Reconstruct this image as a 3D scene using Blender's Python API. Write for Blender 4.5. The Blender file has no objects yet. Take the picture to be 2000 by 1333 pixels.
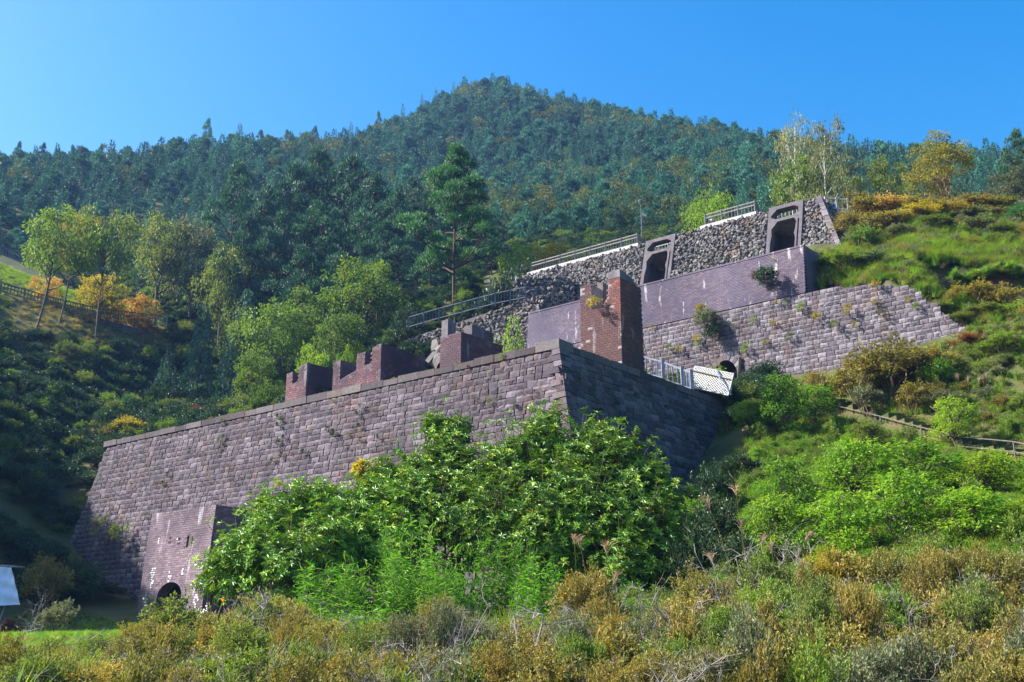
import bpy, math, random
import numpy as np
from mathutils import Vector, Matrix

sc = bpy.context.scene
R = math.radians
rng = np.random.default_rng(11)
random.seed(11)

# ------------------------------------------------------------------ camera, sky, sun, exposure
FPX = 2100.0              # focal length in pixels of a 2000 px wide frame
PITCH = math.atan(0.3014)
YS = 1.4                  # forward distances below are written in units of 1.4 m
CP, SP = math.cos(PITCH), math.sin(PITCH)
cam = bpy.data.cameras.new('camera')
cam.lens = 37.8
cam.sensor_width = 36.0
cam.clip_start = 0.1
cam.clip_end = 5000
cam_ob = bpy.data.objects.new('camera', cam)
sc.collection.objects.link(cam_ob)
cam_ob.location = (0, 0, 0)
cam_ob.rotation_euler = (math.pi / 2 + PITCH, 0, 0)
sc.camera = cam_ob

SUN_EL = 40.0
SUN_AZ = -88.0            # clockwise from +Y: to the left of the view
sun_dir = Vector((math.sin(R(SUN_AZ)) * math.cos(R(SUN_EL)), math.cos(R(SUN_AZ)) * math.cos(R(SUN_EL)), math.sin(R(SUN_EL))))
world = bpy.data.worlds.new('World')
sc.world = world
world.use_nodes = True
wn = world.node_tree
wn.nodes.clear()
w_out = wn.nodes.new('ShaderNodeOutputWorld')
w_bg = wn.nodes.new('ShaderNodeBackground')
w_sky = wn.nodes.new('ShaderNodeTexSky')
w_hs = wn.nodes.new('ShaderNodeHueSaturation')
w_sky.sky_type = 'NISHITA'
w_sky.sun_disc = False
w_sky.sun_elevation = R(SUN_EL)
w_sky.sun_rotation = R(SUN_AZ)
w_sky.altitude = 700
w_sky.air_density = 1.35
w_sky.dust_density = 3.4
w_sky.ozone_density = 2.2
w_hs.inputs['Saturation'].default_value = 1.58
w_bg.inputs['Strength'].default_value = 0.094
wn.links.new(w_sky.outputs[0], w_hs.inputs['Color'])
wn.links.new(w_hs.outputs[0], w_bg.inputs['Color'])
wn.links.new(w_bg.outputs[0], w_out.inputs['Surface'])

sun = bpy.data.lights.new('sun', 'SUN')
sun.energy = 5.0
sun.angle = R(0.53)
sun.color = (1.0, 0.95, 0.87)
sun_ob = bpy.data.objects.new('sun', sun)
sc.collection.objects.link(sun_ob)
sun_ob.location = (-60, 20, 80)
sun_ob.rotation_euler = sun_dir.to_track_quat('Z', 'Y').to_euler()

sc.view_settings.view_transform = 'Standard'
sc.view_settings.look = 'None'
sc.view_settings.exposure = 1.5
sc.view_settings.gamma = 1.0
sc.view_settings.use_curve_mapping = False
sc.render.engine = 'CYCLES'
sc.cycles.max_bounces = 6
sc.cycles.diffuse_bounces = 3
sc.cycles.glossy_bounces = 2
sc.cycles.transmission_bounces = 4
sc.cycles.volume_bounces = 0
sc.cycles.use_denoising = True


# ------------------------------------------------------------------ camera geometry used to find real places
def ray(u, v):
    cx, cy = (u - 1000) / FPX, (666.5 - v) / FPX
    return np.array([cx, CP - cy * SP, SP + cy * CP])


def pY(u, v, Y):
    d = ray(u, v)
    return d * (Y * YS / d[1])


def pZ(u, v, z):
    d = ray(u, v)
    return d * (z / d[2])


def proj(P):
    P = np.asarray(P, float)
    x, y, z = P[..., 0], P[..., 1], P[..., 2]
    dep = y * CP + z * SP
    return 1000 + FPX * x / dep, 666.5 - FPX * (z * CP - y * SP) / dep, dep


# ------------------------------------------------------------------ mesh building
class MB:
    """collects vertices and faces of any size, with a tint per vertex and a material per face"""
    def __init__(self):
        self.v, self.t, self.f, self.m, self.n = [], [], [], [], 0

    def add(self, verts, faces, tint=0.0, mat=0):
        verts = np.asarray(verts, float).reshape(-1, 3)
        faces = np.asarray(faces, int)
        if faces.ndim == 1:
            faces = faces[None]
        self.v.append(verts)
        self.t.append(np.broadcast_to(np.asarray(tint, float), (len(verts),)))
        self.f.append(faces + self.n)
        self.m.append((len(faces), mat))
        self.n += len(verts)

    def mesh(self, name, mats=(), smooth=False):
        me = bpy.data.meshes.new(name)
        V = np.concatenate(self.v).astype(np.float32)
        me.vertices.add(len(V))
        me.vertices.foreach_set('co', V.ravel())
        tot = np.concatenate([np.full(len(f), f.shape[1], np.int32) for f in self.f])
        idx = np.concatenate([f.ravel() for f in self.f]).astype(np.int32)
        me.loops.add(len(idx))
        me.loops.foreach_set('vertex_index', idx)
        me.polygons.add(len(tot))
        start = np.concatenate([[0], np.cumsum(tot)[:-1]]).astype(np.int32)
        me.polygons.foreach_set('loop_start', start)
        me.polygons.foreach_set('material_index', np.concatenate([np.full(c, m, np.int32) for c, m in self.m]))
        me.polygons.foreach_set('use_smooth', np.full(len(tot), smooth, bool))
        at = me.attributes.new('tint', 'FLOAT', 'POINT')
        at.data.foreach_set('value', np.concatenate(self.t).astype(np.float32))
        me.update(calc_edges=True)
        for m in mats:
            me.materials.append(m)
        return me


BOXF = np.array([[0, 3, 2, 1], [4, 5, 6, 7], [0, 1, 5, 4], [1, 2, 6, 5], [2, 3, 7, 6], [3, 0, 4, 7]])


def box(mb, c, s, rot=None, tint=0.0, mat=0):
    c, s = np.asarray(c, float), np.asarray(s, float) / 2
    k = np.array([[-1, -1, -1], [1, -1, -1], [1, 1, -1], [-1, 1, -1], [-1, -1, 1], [1, -1, 1], [1, 1, 1], [-1, 1, 1]], float) * s
    if rot is not None:
        k = k @ np.asarray(rot, float).T
    mb.add(k + c, BOXF, tint, mat)


def bar(mb, p, q, w, h, tint=0.0, mat=0, up=(0, 0, 1)):
    """a square bar from p to q"""
    p, q = np.asarray(p, float), np.asarray(q, float)
    d = q - p
    L = np.linalg.norm(d)
    d = d / L
    u = np.asarray(up, float)
    if abs(d @ u) > 0.98:
        u = np.array([1.0, 0, 0])
    s = np.cross(d, u); s /= np.linalg.norm(s)
    t = np.cross(s, d)
    box(mb, (p + q) / 2, (L, w, h), np.stack([d, s, t], 1), tint, mat)


def tube(mb, pts, rad, n=6, tint=0.0, mat=0, cap=True):
    pts = np.asarray(pts, float)
    rad = np.broadcast_to(np.asarray(rad, float), (len(pts),))
    ang = np.linspace(0, 2 * math.pi, n, endpoint=False)
    rings = []
    ref = np.array([0.31, 0.17, 0.93])
    for i in range(len(pts)):
        d = pts[min(i + 1, len(pts) - 1)] - pts[max(i - 1, 0)]
        d = d / (np.linalg.norm(d) + 1e-9)
        a = np.cross(d, ref)
        if np.linalg.norm(a) < 0.1:
            a = np.cross(d, [1, 0, 0])
        a /= np.linalg.norm(a)
        b = np.cross(d, a)
        rings.append(pts[i] + rad[i] * (np.cos(ang)[:, None] * a + np.sin(ang)[:, None] * b))
    V = np.concatenate(rings)
    F = []
    for i in range(len(pts) - 1):
        for j in range(n):
            k = (j + 1) % n
            F.append([i * n + j, i * n + k, (i + 1) * n + k, (i + 1) * n + j])
    mb.add(V, F, tint, mat)
    if cap:
        mb.add(rings[-1], [list(range(n))], tint, mat)


def link(o):
    sc.collection.objects.link(o)
    return o


def obj(name, data, parent=None, mat=None, loc=None):
    o = bpy.data.objects.new(name, data)
    if mat is not None:
        data.materials.append(mat)
    if parent is not None:
        o.parent = parent
    if loc is not None:
        o.location = loc
    return link(o)


def thing(name, label, cat, loc=(0, 0, 0), group=None):
    o = bpy.data.objects.new(name, None)
    o.empty_display_size = 0.3
    o.location = loc
    return tag(link(o), label, cat, group)


def tag(o, label, cat, group=None):
    o['label'] = label
    o['category'] = cat
    o['kind'] = 'thing'
    if group:
        o['group'] = group
    return o


# ------------------------------------------------------------------ materials
class NT:
    def __init__(self, name):
        self.m = bpy.data.materials.new(name)
        self.m.use_nodes = True
        self.t = self.m.node_tree
        self.t.nodes.clear()
        self.out = self.t.nodes.new('ShaderNodeOutputMaterial')

    def n(self, kind, **kw):
        nd = self.t.nodes.new('ShaderNode' + kind)
        for k, v in kw.items():
            if k.startswith('i_'):
                nd.inputs[k[2:].replace('_', ' ')].default_value = v
            else:
                setattr(nd, k, v)
        return nd

    def l(self, a, b):
        self.t.links.new(a, b)

    def val(self, x, op, y, clamp=False):
        nd = self.n('Math', operation=op, use_clamp=clamp)
        for i, q in enumerate((x, y)):
            if isinstance(q, (int, float)):
                nd.inputs[i].default_value = q
            else:
                self.l(q, nd.inputs[i])
        return nd.outputs[0]

    def ramp(self, fac, stops):
        nd = self.n('ValToRGB')
        cr = nd.color_ramp
        while len(cr.elements) < len(stops):
            cr.elements.new(0.5)
        for e, (p, c) in zip(cr.elements, stops):
            e.position = p
            e.color = (*c, 1)
        self.l(fac, nd.inputs[0])
        return nd.outputs[0]

    def mix(self, fac, a, b, mode='MIX'):
        nd = self.n('Mix', data_type='RGBA', blend_type=mode)
        for s, q in ((nd.inputs['Factor'], fac), (nd.inputs[6], a), (nd.inputs[7], b)):
            if isinstance(q, (int, float)):
                s.default_value = q
            elif isinstance(q, tuple):
                s.default_value = (*q, 1)
            else:
                self.l(q, s)
        return nd.outputs[2]

    def noise(self, scale, detail=4, vec=None, rough=0.55, squash=None):
        nd = self.n('TexNoise')
        nd.inputs['Scale'].default_value = scale
        nd.inputs['Detail'].default_value = detail
        nd.inputs['Roughness'].default_value = rough
        if vec is None:
            vec = self.pos()
        if squash:
            mp = self.n('Mapping')
            mp.inputs['Scale'].default_value = squash
            self.l(vec, mp.inputs['Vector'])
            vec = mp.outputs[0]
        self.l(vec, nd.inputs['Vector'])
        return nd.outputs['Fac']

    def pos(self):
        return self.n('NewGeometry').outputs['Position']

    def piece(self):
        """a number that differs from piece to piece, for pieces in one mesh and for pieces that are objects"""
        a = self.n('Attribute', attribute_name='tint')
        r = self.n('ObjectInfo')
        return self.val(self.val(a.outputs['Fac'], 'ADD', r.outputs['Random']), 'FRACT', 0.0)

    def bsdf(self, col, rough=0.9, bump=None, strength=0.4, dist=0.02, spec=0.3):
        b = self.n('BsdfPrincipled')
        for s, q in ((b.inputs['Base Color'], col), (b.inputs['Roughness'], rough)):
            if isinstance(q, (int, float)):
                s.default_value = q
            elif isinstance(q, tuple):
                s.default_value = (*q, 1)
            else:
                self.l(q, s)
        b.inputs['Specular IOR Level'].default_value = spec
        if bump is not None:
            bp = self.n('Bump')
            bp.inputs['Strength'].default_value = strength
            bp.inputs['Distance'].default_value = dist
            self.l(bump, bp.inputs['Height'])
            self.l(bp.outputs[0], b.inputs['Normal'])
        self.l(b.outputs[0], self.out.inputs['Surface'])
        return self.m


def stone_mat(name, dark, mid, light, stain=0.6, stain_col=(0.05, 0.042, 0.05), moss=0.3, fine=9.0):
    k = NT(name)
    c = k.ramp(k.piece(), [(0.0, dark), (0.5, mid), (1.0, light)])
    g = k.noise(fine, 6)
    c = k.mix(0.55, c, k.ramp(g, [(0.3, (0.45, 0.45, 0.45)), (0.7, (1.25, 1.25, 1.25))]), 'MULTIPLY')
    st = k.noise(0.55, 5, squash=(1.0, 1.0, 0.35))
    c = k.mix(k.val(k.ramp(st, [(0.5, (0, 0, 0)), (0.68, (1, 1, 1))]), 'MULTIPLY', stain), c, stain_col)
    stk = k.noise(1.3, 5, squash=(1.0, 1.0, 0.07))
    c = k.mix(k.val(k.ramp(stk, [(0.5, (0, 0, 0)), (0.66, (1, 1, 1))]), 'MULTIPLY', stain * .75), c, (stain_col[0] * 1.5, stain_col[1] * 1.4, stain_col[2] * 1.35))
    wst = k.noise(2.1, 5, squash=(1.0, 1.0, 0.05))
    c = k.mix(k.val(k.ramp(wst, [(0.62, (0, 0, 0)), (0.72, (1, 1, 1))]), 'MULTIPLY', .45), c, light)
    brn = k.noise(0.9, 4)
    c = k.mix(k.val(k.ramp(brn, [(0.52, (0, 0, 0)), (0.68, (1, 1, 1))]), 'MULTIPLY', .7), c, k.mix(1.0, c, (1.15, 0.92, 0.72), 'MULTIPLY'))
    lich = k.noise(3.3, 5)
    c = k.mix(k.val(k.ramp(lich, [(0.62, (0, 0, 0)), (0.72, (1, 1, 1))]), 'MULTIPLY', 0.45), c, light)
    ms = k.noise(1.1, 6)
    c = k.mix(k.val(k.ramp(ms, [(0.6, (0, 0, 0)), (0.7, (1, 1, 1))]), 'MULTIPLY', moss), c, (0.085, 0.09, 0.04))
    return k.bsdf(c, 0.92, g, 0.5, 0.03)


def plain_mat(name, a, b, scale=3.0, rough=0.85, bump=0.3, dist=0.02, spec=0.3):
    k = NT(name)
    g = k.noise(scale, 6)
    return k.bsdf(k.ramp(g, [(0.3, a), (0.7, b)]), rough, g, bump, dist, spec)


def leaf_mat(name, stops, trans=0.3, rough=0.55, spec=0.25, vary=0.16, rnd=0.55):
    """leaf colours are picked leaf by leaf (tint) and shift a little from plant to plant"""
    k = NT(name)
    a = k.n('Attribute', attribute_name='tint')
    oi = k.n('ObjectInfo')
    f = k.val(k.val(a.outputs['Fac'], 'MULTIPLY', 1.0 - rnd * 0.5), 'ADD', k.val(oi.outputs['Random'], 'MULTIPLY', rnd * 0.5))
    c = k.ramp(f, stops)
    hs = k.n('HueSaturation')
    k.l(c, hs.inputs['Color'])
    k.l(k.val(k.val(k.val(oi.outputs['Random'], 'MULTIPLY', 7.31), 'FRACT', 0), 'MULTIPLY_ADD', vary * 2), hs.inputs['Value'])
    hs.inputs['Value'].links[0].from_node.inputs[2].default_value = 1 - vary
    c = hs.outputs[0]
    b = k.n('BsdfPrincipled')
    k.l(c, b.inputs['Base Color'])
    b.inputs['Roughness'].default_value = rough
    b.inputs['Specular IOR Level'].default_value = spec
    t = k.n('BsdfTranslucent')
    k.l(k.mix(1.0, c, (1.5, 1.5, 0.6), 'MULTIPLY'), t.inputs['Color'])
    mx = k.n('MixShader')
    mx.inputs[0].default_value = trans
    k.l(b.outputs[0], mx.inputs[1])
    k.l(t.outputs[0], mx.inputs[2])
    k.l(mx.outputs[0], k.out.inputs['Surface'])
    return k.m


M = {}
M['stone'] = stone_mat('weathered purple grey stone', (0.055, 0.044, 0.056), (0.100, 0.080, 0.098), (0.175, 0.146, 0.172), stain=0.85)
M['stone_upper'] = stone_mat('pale lilac grey stone', (0.092, 0.078, 0.095), (0.145, 0.126, 0.148), (0.235, 0.21, 0.238), stain=0.6)
M['rubble'] = stone_mat('mixed rubble stone', (0.105, 0.097, 0.10), (0.165, 0.154, 0.153), (0.26, 0.245, 0.237), stain=0.3, moss=0.2)
M['mortar'] = plain_mat('dark mortar', (0.035, 0.03, 0.035), (0.09, 0.075, 0.085), 4.0)
M['coping'] = stone_mat('sooty coping stone', (0.055, 0.045, 0.052), (0.10, 0.083, 0.092), (0.17, 0.15, 0.155), stain=0.4)
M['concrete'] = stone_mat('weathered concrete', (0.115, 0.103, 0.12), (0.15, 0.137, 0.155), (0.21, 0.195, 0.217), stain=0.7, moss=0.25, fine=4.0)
M['concrete_dark'] = stone_mat('darkened concrete', (0.055, 0.048, 0.065), (0.10, 0.088, 0.11), (0.14, 0.125, 0.15), stain=0.7, moss=0.1, fine=4.0)  # darker copy of the concrete; in recesses and on the cap it stands for shade
M['coping_white'] = plain_mat('whitewashed concrete', (0.28, 0.27, 0.28), (0.40, 0.39, 0.39), 2.0)


def brick_mat(name, dark, mid, light, soot, white=0.25, soot_lo=0.42, soot_hi=0.62):
    k = NT(name)
    c = k.ramp(k.piece(), [(0.0, dark), (0.5, mid), (1.0, light)])
    g = k.noise(14, 5)
    c = k.mix(0.5, c, k.ramp(g, [(0.3, (0.6, 0.6, 0.6)), (0.7, (1.25, 1.25, 1.25))]), 'MULTIPLY')
    s = k.noise(0.5, 5, squash=(1, 1, 0.6))
    c = k.mix(k.val(k.ramp(s, [(soot_lo, (0, 0, 0)), (soot_hi, (1, 1, 1))]), 'MULTIPLY', 0.85), c, soot)
    mo = k.noise(0.28, 4)
    c = k.mix(.55, c, k.ramp(mo, [(0.35, (0.62, 0.6, 0.66)), (0.65, (1.3, 1.25, 1.2))]), 'MULTIPLY')
    w = k.noise(1.6, 6, squash=(1.6, 1.6, 0.4))
    c = k.mix(k.val(k.ramp(w, [(0.61, (0, 0, 0)), (0.70, (1, 1, 1))]), 'MULTIPLY', white), c, (0.62, 0.58, 0.60))
    return k.bsdf(c, 0.9, g, 0.4, 0.01)


M['brick_red'] = brick_mat('sooty red brick', (0.17, 0.060, 0.048), (0.235, 0.08, 0.06), (0.33, 0.135, 0.10), (0.075, 0.046, 0.05), 0.3, 0.36, 0.55)
M['brick_purple'] = brick_mat('weathered purple brick', (0.11, 0.055, 0.066), (0.145, 0.072, 0.087), (0.19, 0.10, 0.112), (0.065, 0.045, 0.06), 0.25)
M['brick_upper'] = brick_mat('dusty mauve brick', (0.098, 0.080, 0.112), (0.126, 0.100, 0.136), (0.175, 0.132, 0.165), (0.09, 0.082, 0.125), 0.6)
M['brick_portal'] = brick_mat('grey mauve brick with lime stains', (0.145, 0.105, 0.125), (0.195, 0.143, 0.17), (0.26, 0.20, 0.225), (0.105, 0.075, 0.097), 0.5)
M['lime'] = plain_mat('white lime crust', (0.55, 0.53, 0.54), (0.78, 0.76, 0.77), 9.0)
M['joint'] = plain_mat('pale brick joint', (0.16, 0.13, 0.13), (0.34, 0.29, 0.29), 6.0)
M['joint_dark'] = plain_mat('dark brick joint', (0.07, 0.05, 0.06), (0.15, 0.11, 0.125), 6.0)
M['fence_grey'] = plain_mat('grey fence concrete', (0.15, 0.14, 0.135), (0.24, 0.23, 0.215), 5.0)
M['fence_blue'] = plain_mat('blue grey painted steel', (0.20, 0.22, 0.29), (0.30, 0.32, 0.40), 5.0)
M['fence_dark'] = plain_mat('dark blue grey steel', (0.085, 0.095, 0.13), (0.15, 0.16, 0.21), 5.0)
M['fence_brown'] = plain_mat('brown fence concrete', (0.13, 0.105, 0.085), (0.23, 0.19, 0.155), 5.0)
M['rail_steel'] = plain_mat('rusty pipe rail', (0.09, 0.078, 0.07), (0.16, 0.14, 0.125), 5.0)
M['white_paint'] = plain_mat('white painted wood', (0.34, 0.335, 0.33), (0.45, 0.44, 0.435), 6.0)
M['bark'] = plain_mat('grey brown bark', (0.07, 0.055, 0.045), (0.16, 0.13, 0.11), 7.0)
M['bark_pine'] = plain_mat('red brown pine bark', (0.05, 0.03, 0.022), (0.11, 0.065, 0.045), 7.0)
M['bark_white'] = plain_mat('white birch bark', (0.40, 0.38, 0.36), (0.62, 0.60, 0.57), 4.0)
M['bark_red'] = plain_mat('peeling red bark', (0.16, 0.07, 0.04), (0.30, 0.16, 0.10), 4.0)
M['twig'] = plain_mat('bleached dead twig', (0.18, 0.16, 0.145), (0.32, 0.29, 0.265), 9.0)
M['twig_dark'] = plain_mat('brown twig', (0.10, 0.075, 0.05), (0.20, 0.15, 0.11), 9.0)

# ------------------------------------------------------------------ the faces of the walls
class Face:
    """a battered wall face: a runs along it, b down it, n out of it"""
    def __init__(self, O, adir, nh, batter):
        self.O = np.asarray(O, float)
        self.a = np.array([adir[0], adir[1], 0.0]); self.a /= np.linalg.norm(self.a)
        nh = np.array([nh[0], nh[1], 0.0])
        nh = nh - (nh @ self.a) * self.a
        nh /= np.linalg.norm(nh)
        self.nh = nh
        self.b = nh * batter - np.array([0, 0, 1.0]); self.b /= np.linalg.norm(self.b)
        self.n = nh + np.array([0, 0, batter]); self.n /= np.linalg.norm(self.n)

    def pt(self, a, b, n=0.0):
        a, b, n = np.asarray(a, float), np.asarray(b, float), np.asarray(n, float)
        return self.O + a[..., None] * self.a + b[..., None] * self.b + n[..., None] * self.n

    def hit(self, u, v):
        d = ray(u, v)
        P = d * ((self.O @ self.n) / (d @ self.n))
        return float((P - self.O) @ self.a), float((P - self.O) @ self.b)

    def rot(self):
        return np.stack([self.a, self.b, self.n], 1)


d1 = np.array([-0.781, 0.624])
n1 = np.array([-0.624, -0.781])
d2 = np.array([0.640, 0.768])
n2 = np.array([0.768, -0.640])
C1 = pY(1090, 668, 30.0)
F1 = Face(C1, -d1, n1, 0.20)            # long sunlit face, a is negative to the left
_a, _b = F1.hit(1112, 830)
_P = F1.pt(_a, _b) - C1
F2 = Face(C1, d2, n2, float(_P[:2] @ n2 / -_P[2]))   # shaded return
E12 = np.cross(F1.n, F2.n)
E12 = E12 * (-1 / E12[2])               # the arris between them, per metre down
W2R = pY(1570, 478, 40.4)
W2L = pZ(1030, 612, W2R[2])
F3 = Face(W2R, (W2R - W2L)[:2], n1, 0.10)
W3A = pY(1320, 459, 54.0)
W3R = pZ(1604, 383, W3A[2])
F4 = Face(W3R, (W3R - W3A)[:2], n1, 0.30)
Z1, Z2, Z3 = C1[2], W2R[2], W3A[2]
L1A = F1.hit(210, 862)[0]               # left end of the long face


# ------------------------------------------------------------------ the terrain
def tps(pts):
    P = np.array(pts, float)
    s = P[:, 1] + 30.0
    X = np.stack([P[:, 0] / s * 1.6, np.log(s)], 1)
    q = P[:, 2] / s
    n = len(P)
    r2 = ((X[:, None] - X[None]) ** 2).sum(-1)
    K = np.where(r2 > 0, r2 * np.log(r2 + 1e-12), 0) + np.eye(n) * 2e-4
    A = np.zeros((n + 3, n + 3))
    A[:n, :n] = K
    A[:n, n] = 1; A[:n, n + 1:] = X
    A[n, :n] = 1; A[n + 1:, :n] = X.T
    w = np.linalg.solve(A, np.concatenate([q, [0, 0, 0]]))

    def ev(x, y):
        x, y = np.asarray(x, float), np.asarray(y, float)
        s = np.maximum(y, -25) + 30.0
        px, py = x / s * 1.6, np.log(s)
        out = w[n] + w[n + 1] * px + w[n + 2] * py
        for i in range(n):
            r = (px - X[i, 0]) ** 2 + (py - X[i, 1]) ** 2
            out = out + w[i] * r * np.log(r + 1e-12)
        return out * s
    return ev


def pix(*rows):
    return [tuple(pY(*r)) for r in rows]


RIDGE = [(-150, 445, 150), (0, 420, 160), (200, 408, 165), (300, 385, 170), (390, 362, 172), (560, 358, 185), (700, 335, 205), (800, 298, 225), (870, 248, 243),
         (930, 236, 250), (1000, 262, 248), (1060, 290, 245), (1200, 326, 235), (1350, 362, 220), (1500, 388, 200), (1600, 412, 180), (1700, 425, 165), (1850, 425, 160), (2000, 425, 150), (2200, 430, 150)]
G = pix((1610, 800, 37), (1700, 842, 33), (2000, 895, 28), (1700, 1000, 22), (1800, 1100, 16), (2000, 1020, 18),
        (1950, 700, 34), (2000, 800, 31), (1900, 575, 38.3), (1750, 488, 45), (1850, 420, 51), (1950, 425, 53), (1690, 425, 49.5),
        (0, 920, 45), (100, 1020, 45), (60, 1185, 38), (0, 710, 58), (150, 650, 66), (330, 720, 72),
        (0, 575, 67), (165, 612, 71), (330, 655, 75), (0, 525, 80), (200, 580, 88), (450, 610, 82), (600, 600, 82), (750, 590, 82), (280, 800, 62),
        (300, 470, 115), (600, 430, 120), (900, 340, 170), (1100, 458, 95), (1300, 430, 100), (1500, 390, 105), (1200, 340, 160), (700, 490, 95),
        (1750, 445, 100), (1900, 450, 90))
G += pix(*RIDGE)
for u, v, Y in RIDGE[::2]:
    p = pY(u, v, Y)
    G.append((p[0] * 1.1, p[1] * 1.1, p[2] - 9))
    G.append((p[0] * 1.35, p[1] * 1.35, p[2] - 45))
    G.append((p[0] * 2.4, p[1] * 2.6, p[2] * 0.55))
G += [(x, y * YS, z) for x, y, z in [(40, 30, 18), (47, 45, 29), (62, 60, 40), (25, 10, 2.2), (40, 10, 6), (80, 30, 30), (-62, 40, 22), (-45, 28, 8), (-75, 60, 40), (-50, 12, 0.5),
      (-90, 30, 30), (60, -10, 6), (-60, -10, -1), (0, -12, -1.7), (-20, -10, -1.8), (20, -10, -1.4), (-10, 8, -0.6), (0, 8, -0.5), (8, 8, -0.4),
      (-10, 3, -1.2), (0, 3, -1.3), (8, 3, -1.1), (18, 8, 0.4), (-9, 20, 0.7), (-20, 22, 0.9)]]
FRONT = [(0, 20, 0.9), (-26, 38, 2.2), (-18, 37.5, 2.1), (-8, 32, 1.9), (2.7, 26, 2.0), (6, 24.5, 3.1), (9, 28, 6.2), (10.6, 30.6, 7.7), (11.3, 35, 10.6), (12.6, 39, 13), (-10, 45, 4), (0, 40, 4)]
PLAT = [(2.2, 31.5, Z1 - .3), (-10, 39, Z1 - .3), (-23, 47, Z1 - .3), (-5, 44, Z1 - .1), (3, 44, Z1), (8, 40, Z1 + .5), (5, 34, Z1 - .25), (9.6, 38.2, Z1 - .1), (13.2, 41.3, 14.9), (17.6, 38, 14.6),
        (23.5, 36.2, 16), (-18, 53, 16.5), (-8, 56, 19), (-5.4, 66, 31), (-6.5, 58, 21.5), (1.0, 55, 18.5), (-2, 53, 17), (0, 51, 15.2), (8, 46, 14.5), (16, 33, 9.9), (-30, 55, 17)]
_wt = lambda a, b: (lambda p: (p[0], p[1] / YS, p[2]))(F3.pt(a, b, -.7) - np.array([0, 0, .05]))
UPPER = [(1.4, 51.5, Z2 - .4), (8.9, 47, Z2 - .4), (15.5, 42.3, Z2 - .5), _wt(1.2, 3.0), _wt(3.5, 3.2), _wt(5.7, 3.85), _wt(7.3, 5.6), _wt(8.9, 7.4), (20.5, 42.5, 22.4), (3.5, 56.6, Z2 + .8), (13, 51.5, Z2 + 1.0), (22.5, 46, 25.2), (-5.4, 66, 31), (-6.5, 60, 25.5), (1.0, 60.5, 30.5),
         (25.5, 45, 26), (27, 41.6, 22.3), (30, 41.3, 22.6)]
TOP = [(1.7, 61.5, Z3 - .4), (13.3, 56, Z3 - .4), (22.9, 50.2, Z3 - .4), (10, 66, Z3), (24, 60, Z3 + .8), (33, 52, 32.2), (-5.4, 66, 31.5), (18, 58, Z3)]
def far(rows):
    return [(x, y * YS, z) for x, y, z in rows]


H0, H1, H2, H3 = tps(G + far(FRONT)), tps(G + far(PLAT)), tps(G + far(UPPER)), tps(G + far(TOP))


KR = pY(1990, 536, 40.3)               # right end of the brick recess


def sstep(x, lo, hi):
    t = np.clip((x - lo) / (hi - lo), 0, 1)
    return t * t * (3 - 2 * t)


def behind(P, n, x, y):
    return -((x - P[0]) * n[0] + (y - P[1]) * n[1])


def ground(x, y):
    x, y = np.asarray(x, float), np.asarray(y, float)
    m1 = np.minimum(behind(C1, n1, x, y), behind(C1, n2, x, y))
    h = H0(x, y)
    h = h + (H1(x, y) - h) * sstep(m1, -0.9, 0.25)
    s3 = behind(W2R, F3.nh, x, y)
    left3 = (x - W2L[0]) * F3.a[0] + (y - W2L[1]) * F3.a[1]
    a3 = (x - W2R[0]) * F3.a[0] + (y - W2R[1]) * F3.a[1]
    m2 = np.minimum(s3 + 1.15 * sstep(a3, -.2, .6), left3 - 0.3)
    h = h + (H2(x, y) - h) * sstep(m2, 1.3, 2.1) * (1 - sstep(x + 0 * y, 23.2, 26.0) * 0.0)
    s4 = behind(W3R, F4.nh, x, y)
    a4 = (x - W3R[0]) * F4.a[0] + (y - W3R[1]) * F4.a[1]
    m3 = np.minimum(np.minimum(s4, -a4 + 0.2), a4 + 28)
    h = h + (H3(x, y) - h) * sstep(m3, 2.2, 3.0)
    # the earth is cut back under the turf at the brick recess on the right
    dR_ = (x - KR[0]) * -.30 + (y - KR[1]) * -.95
    aR_ = (x - KR[0]) * .95 + (y - KR[1]) * -.30
    h = h - 2.3 * sstep(dR_, .0, .35) * (1 - sstep(dR_, 2.2, 5.0)) * sstep(aR_, -6.0, -4.0)
    return h


def at(u, Y):
    """the spot on the ground at forward distance Y that the picture column u crosses"""
    z = 0.0
    for _ in range(30):
        x = (u - 1000) / FPX * (Y * YS * CP + z * SP)
        z = 0.5 * z + 0.5 * float(ground(x, Y * YS))
    x = (u - 1000) / FPX * (Y * YS * CP + z * SP)
    return np.array([x, Y * YS, float(ground(x, Y * YS))])


def ztop(x, Y, v):
    """height of a point above the spot x, Y that shows in picture row v"""
    k = (666.5 - v) / FPX
    return Y * (k * CP + SP) / (CP - k * SP)


NC, NR = 420, 400
gx = np.linspace(-1.15, 1.15, NC)
gL = np.linspace(math.log(13.0), math.log(640.0), NR)
GX, GL = np.meshgrid(gx, gL)
Yg = np.exp(GL) - 30.0
Xg = GX * np.exp(GL)
Zg = ground(Xg, Yg)
Zg = Zg + (np.sin(Xg * 1.7 + 1.3 * np.sin(Yg * .9)) * np.sin(Yg * 1.3 + Xg * .4)) * 0.05
mb = MB()
ii = np.arange(NR * NC).reshape(NR, NC)
mb.add(np.stack([Xg, Yg, Zg], -1).reshape(-1, 3), np.stack([ii[:-1, :-1], ii[:-1, 1:], ii[1:, 1:], ii[1:, :-1]], -1).reshape(-1, 4))
k = NT('soil and low turf')
gn = k.noise(0.6, 8)
gf = k.noise(9.0, 6)
col = k.ramp(gn, [(0.3, (0.035, 0.045, 0.014)), (0.5, (0.075, 0.085, 0.022)), (0.62, (0.10, 0.085, 0.035)), (0.75, (0.13, 0.10, 0.06))])
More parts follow.
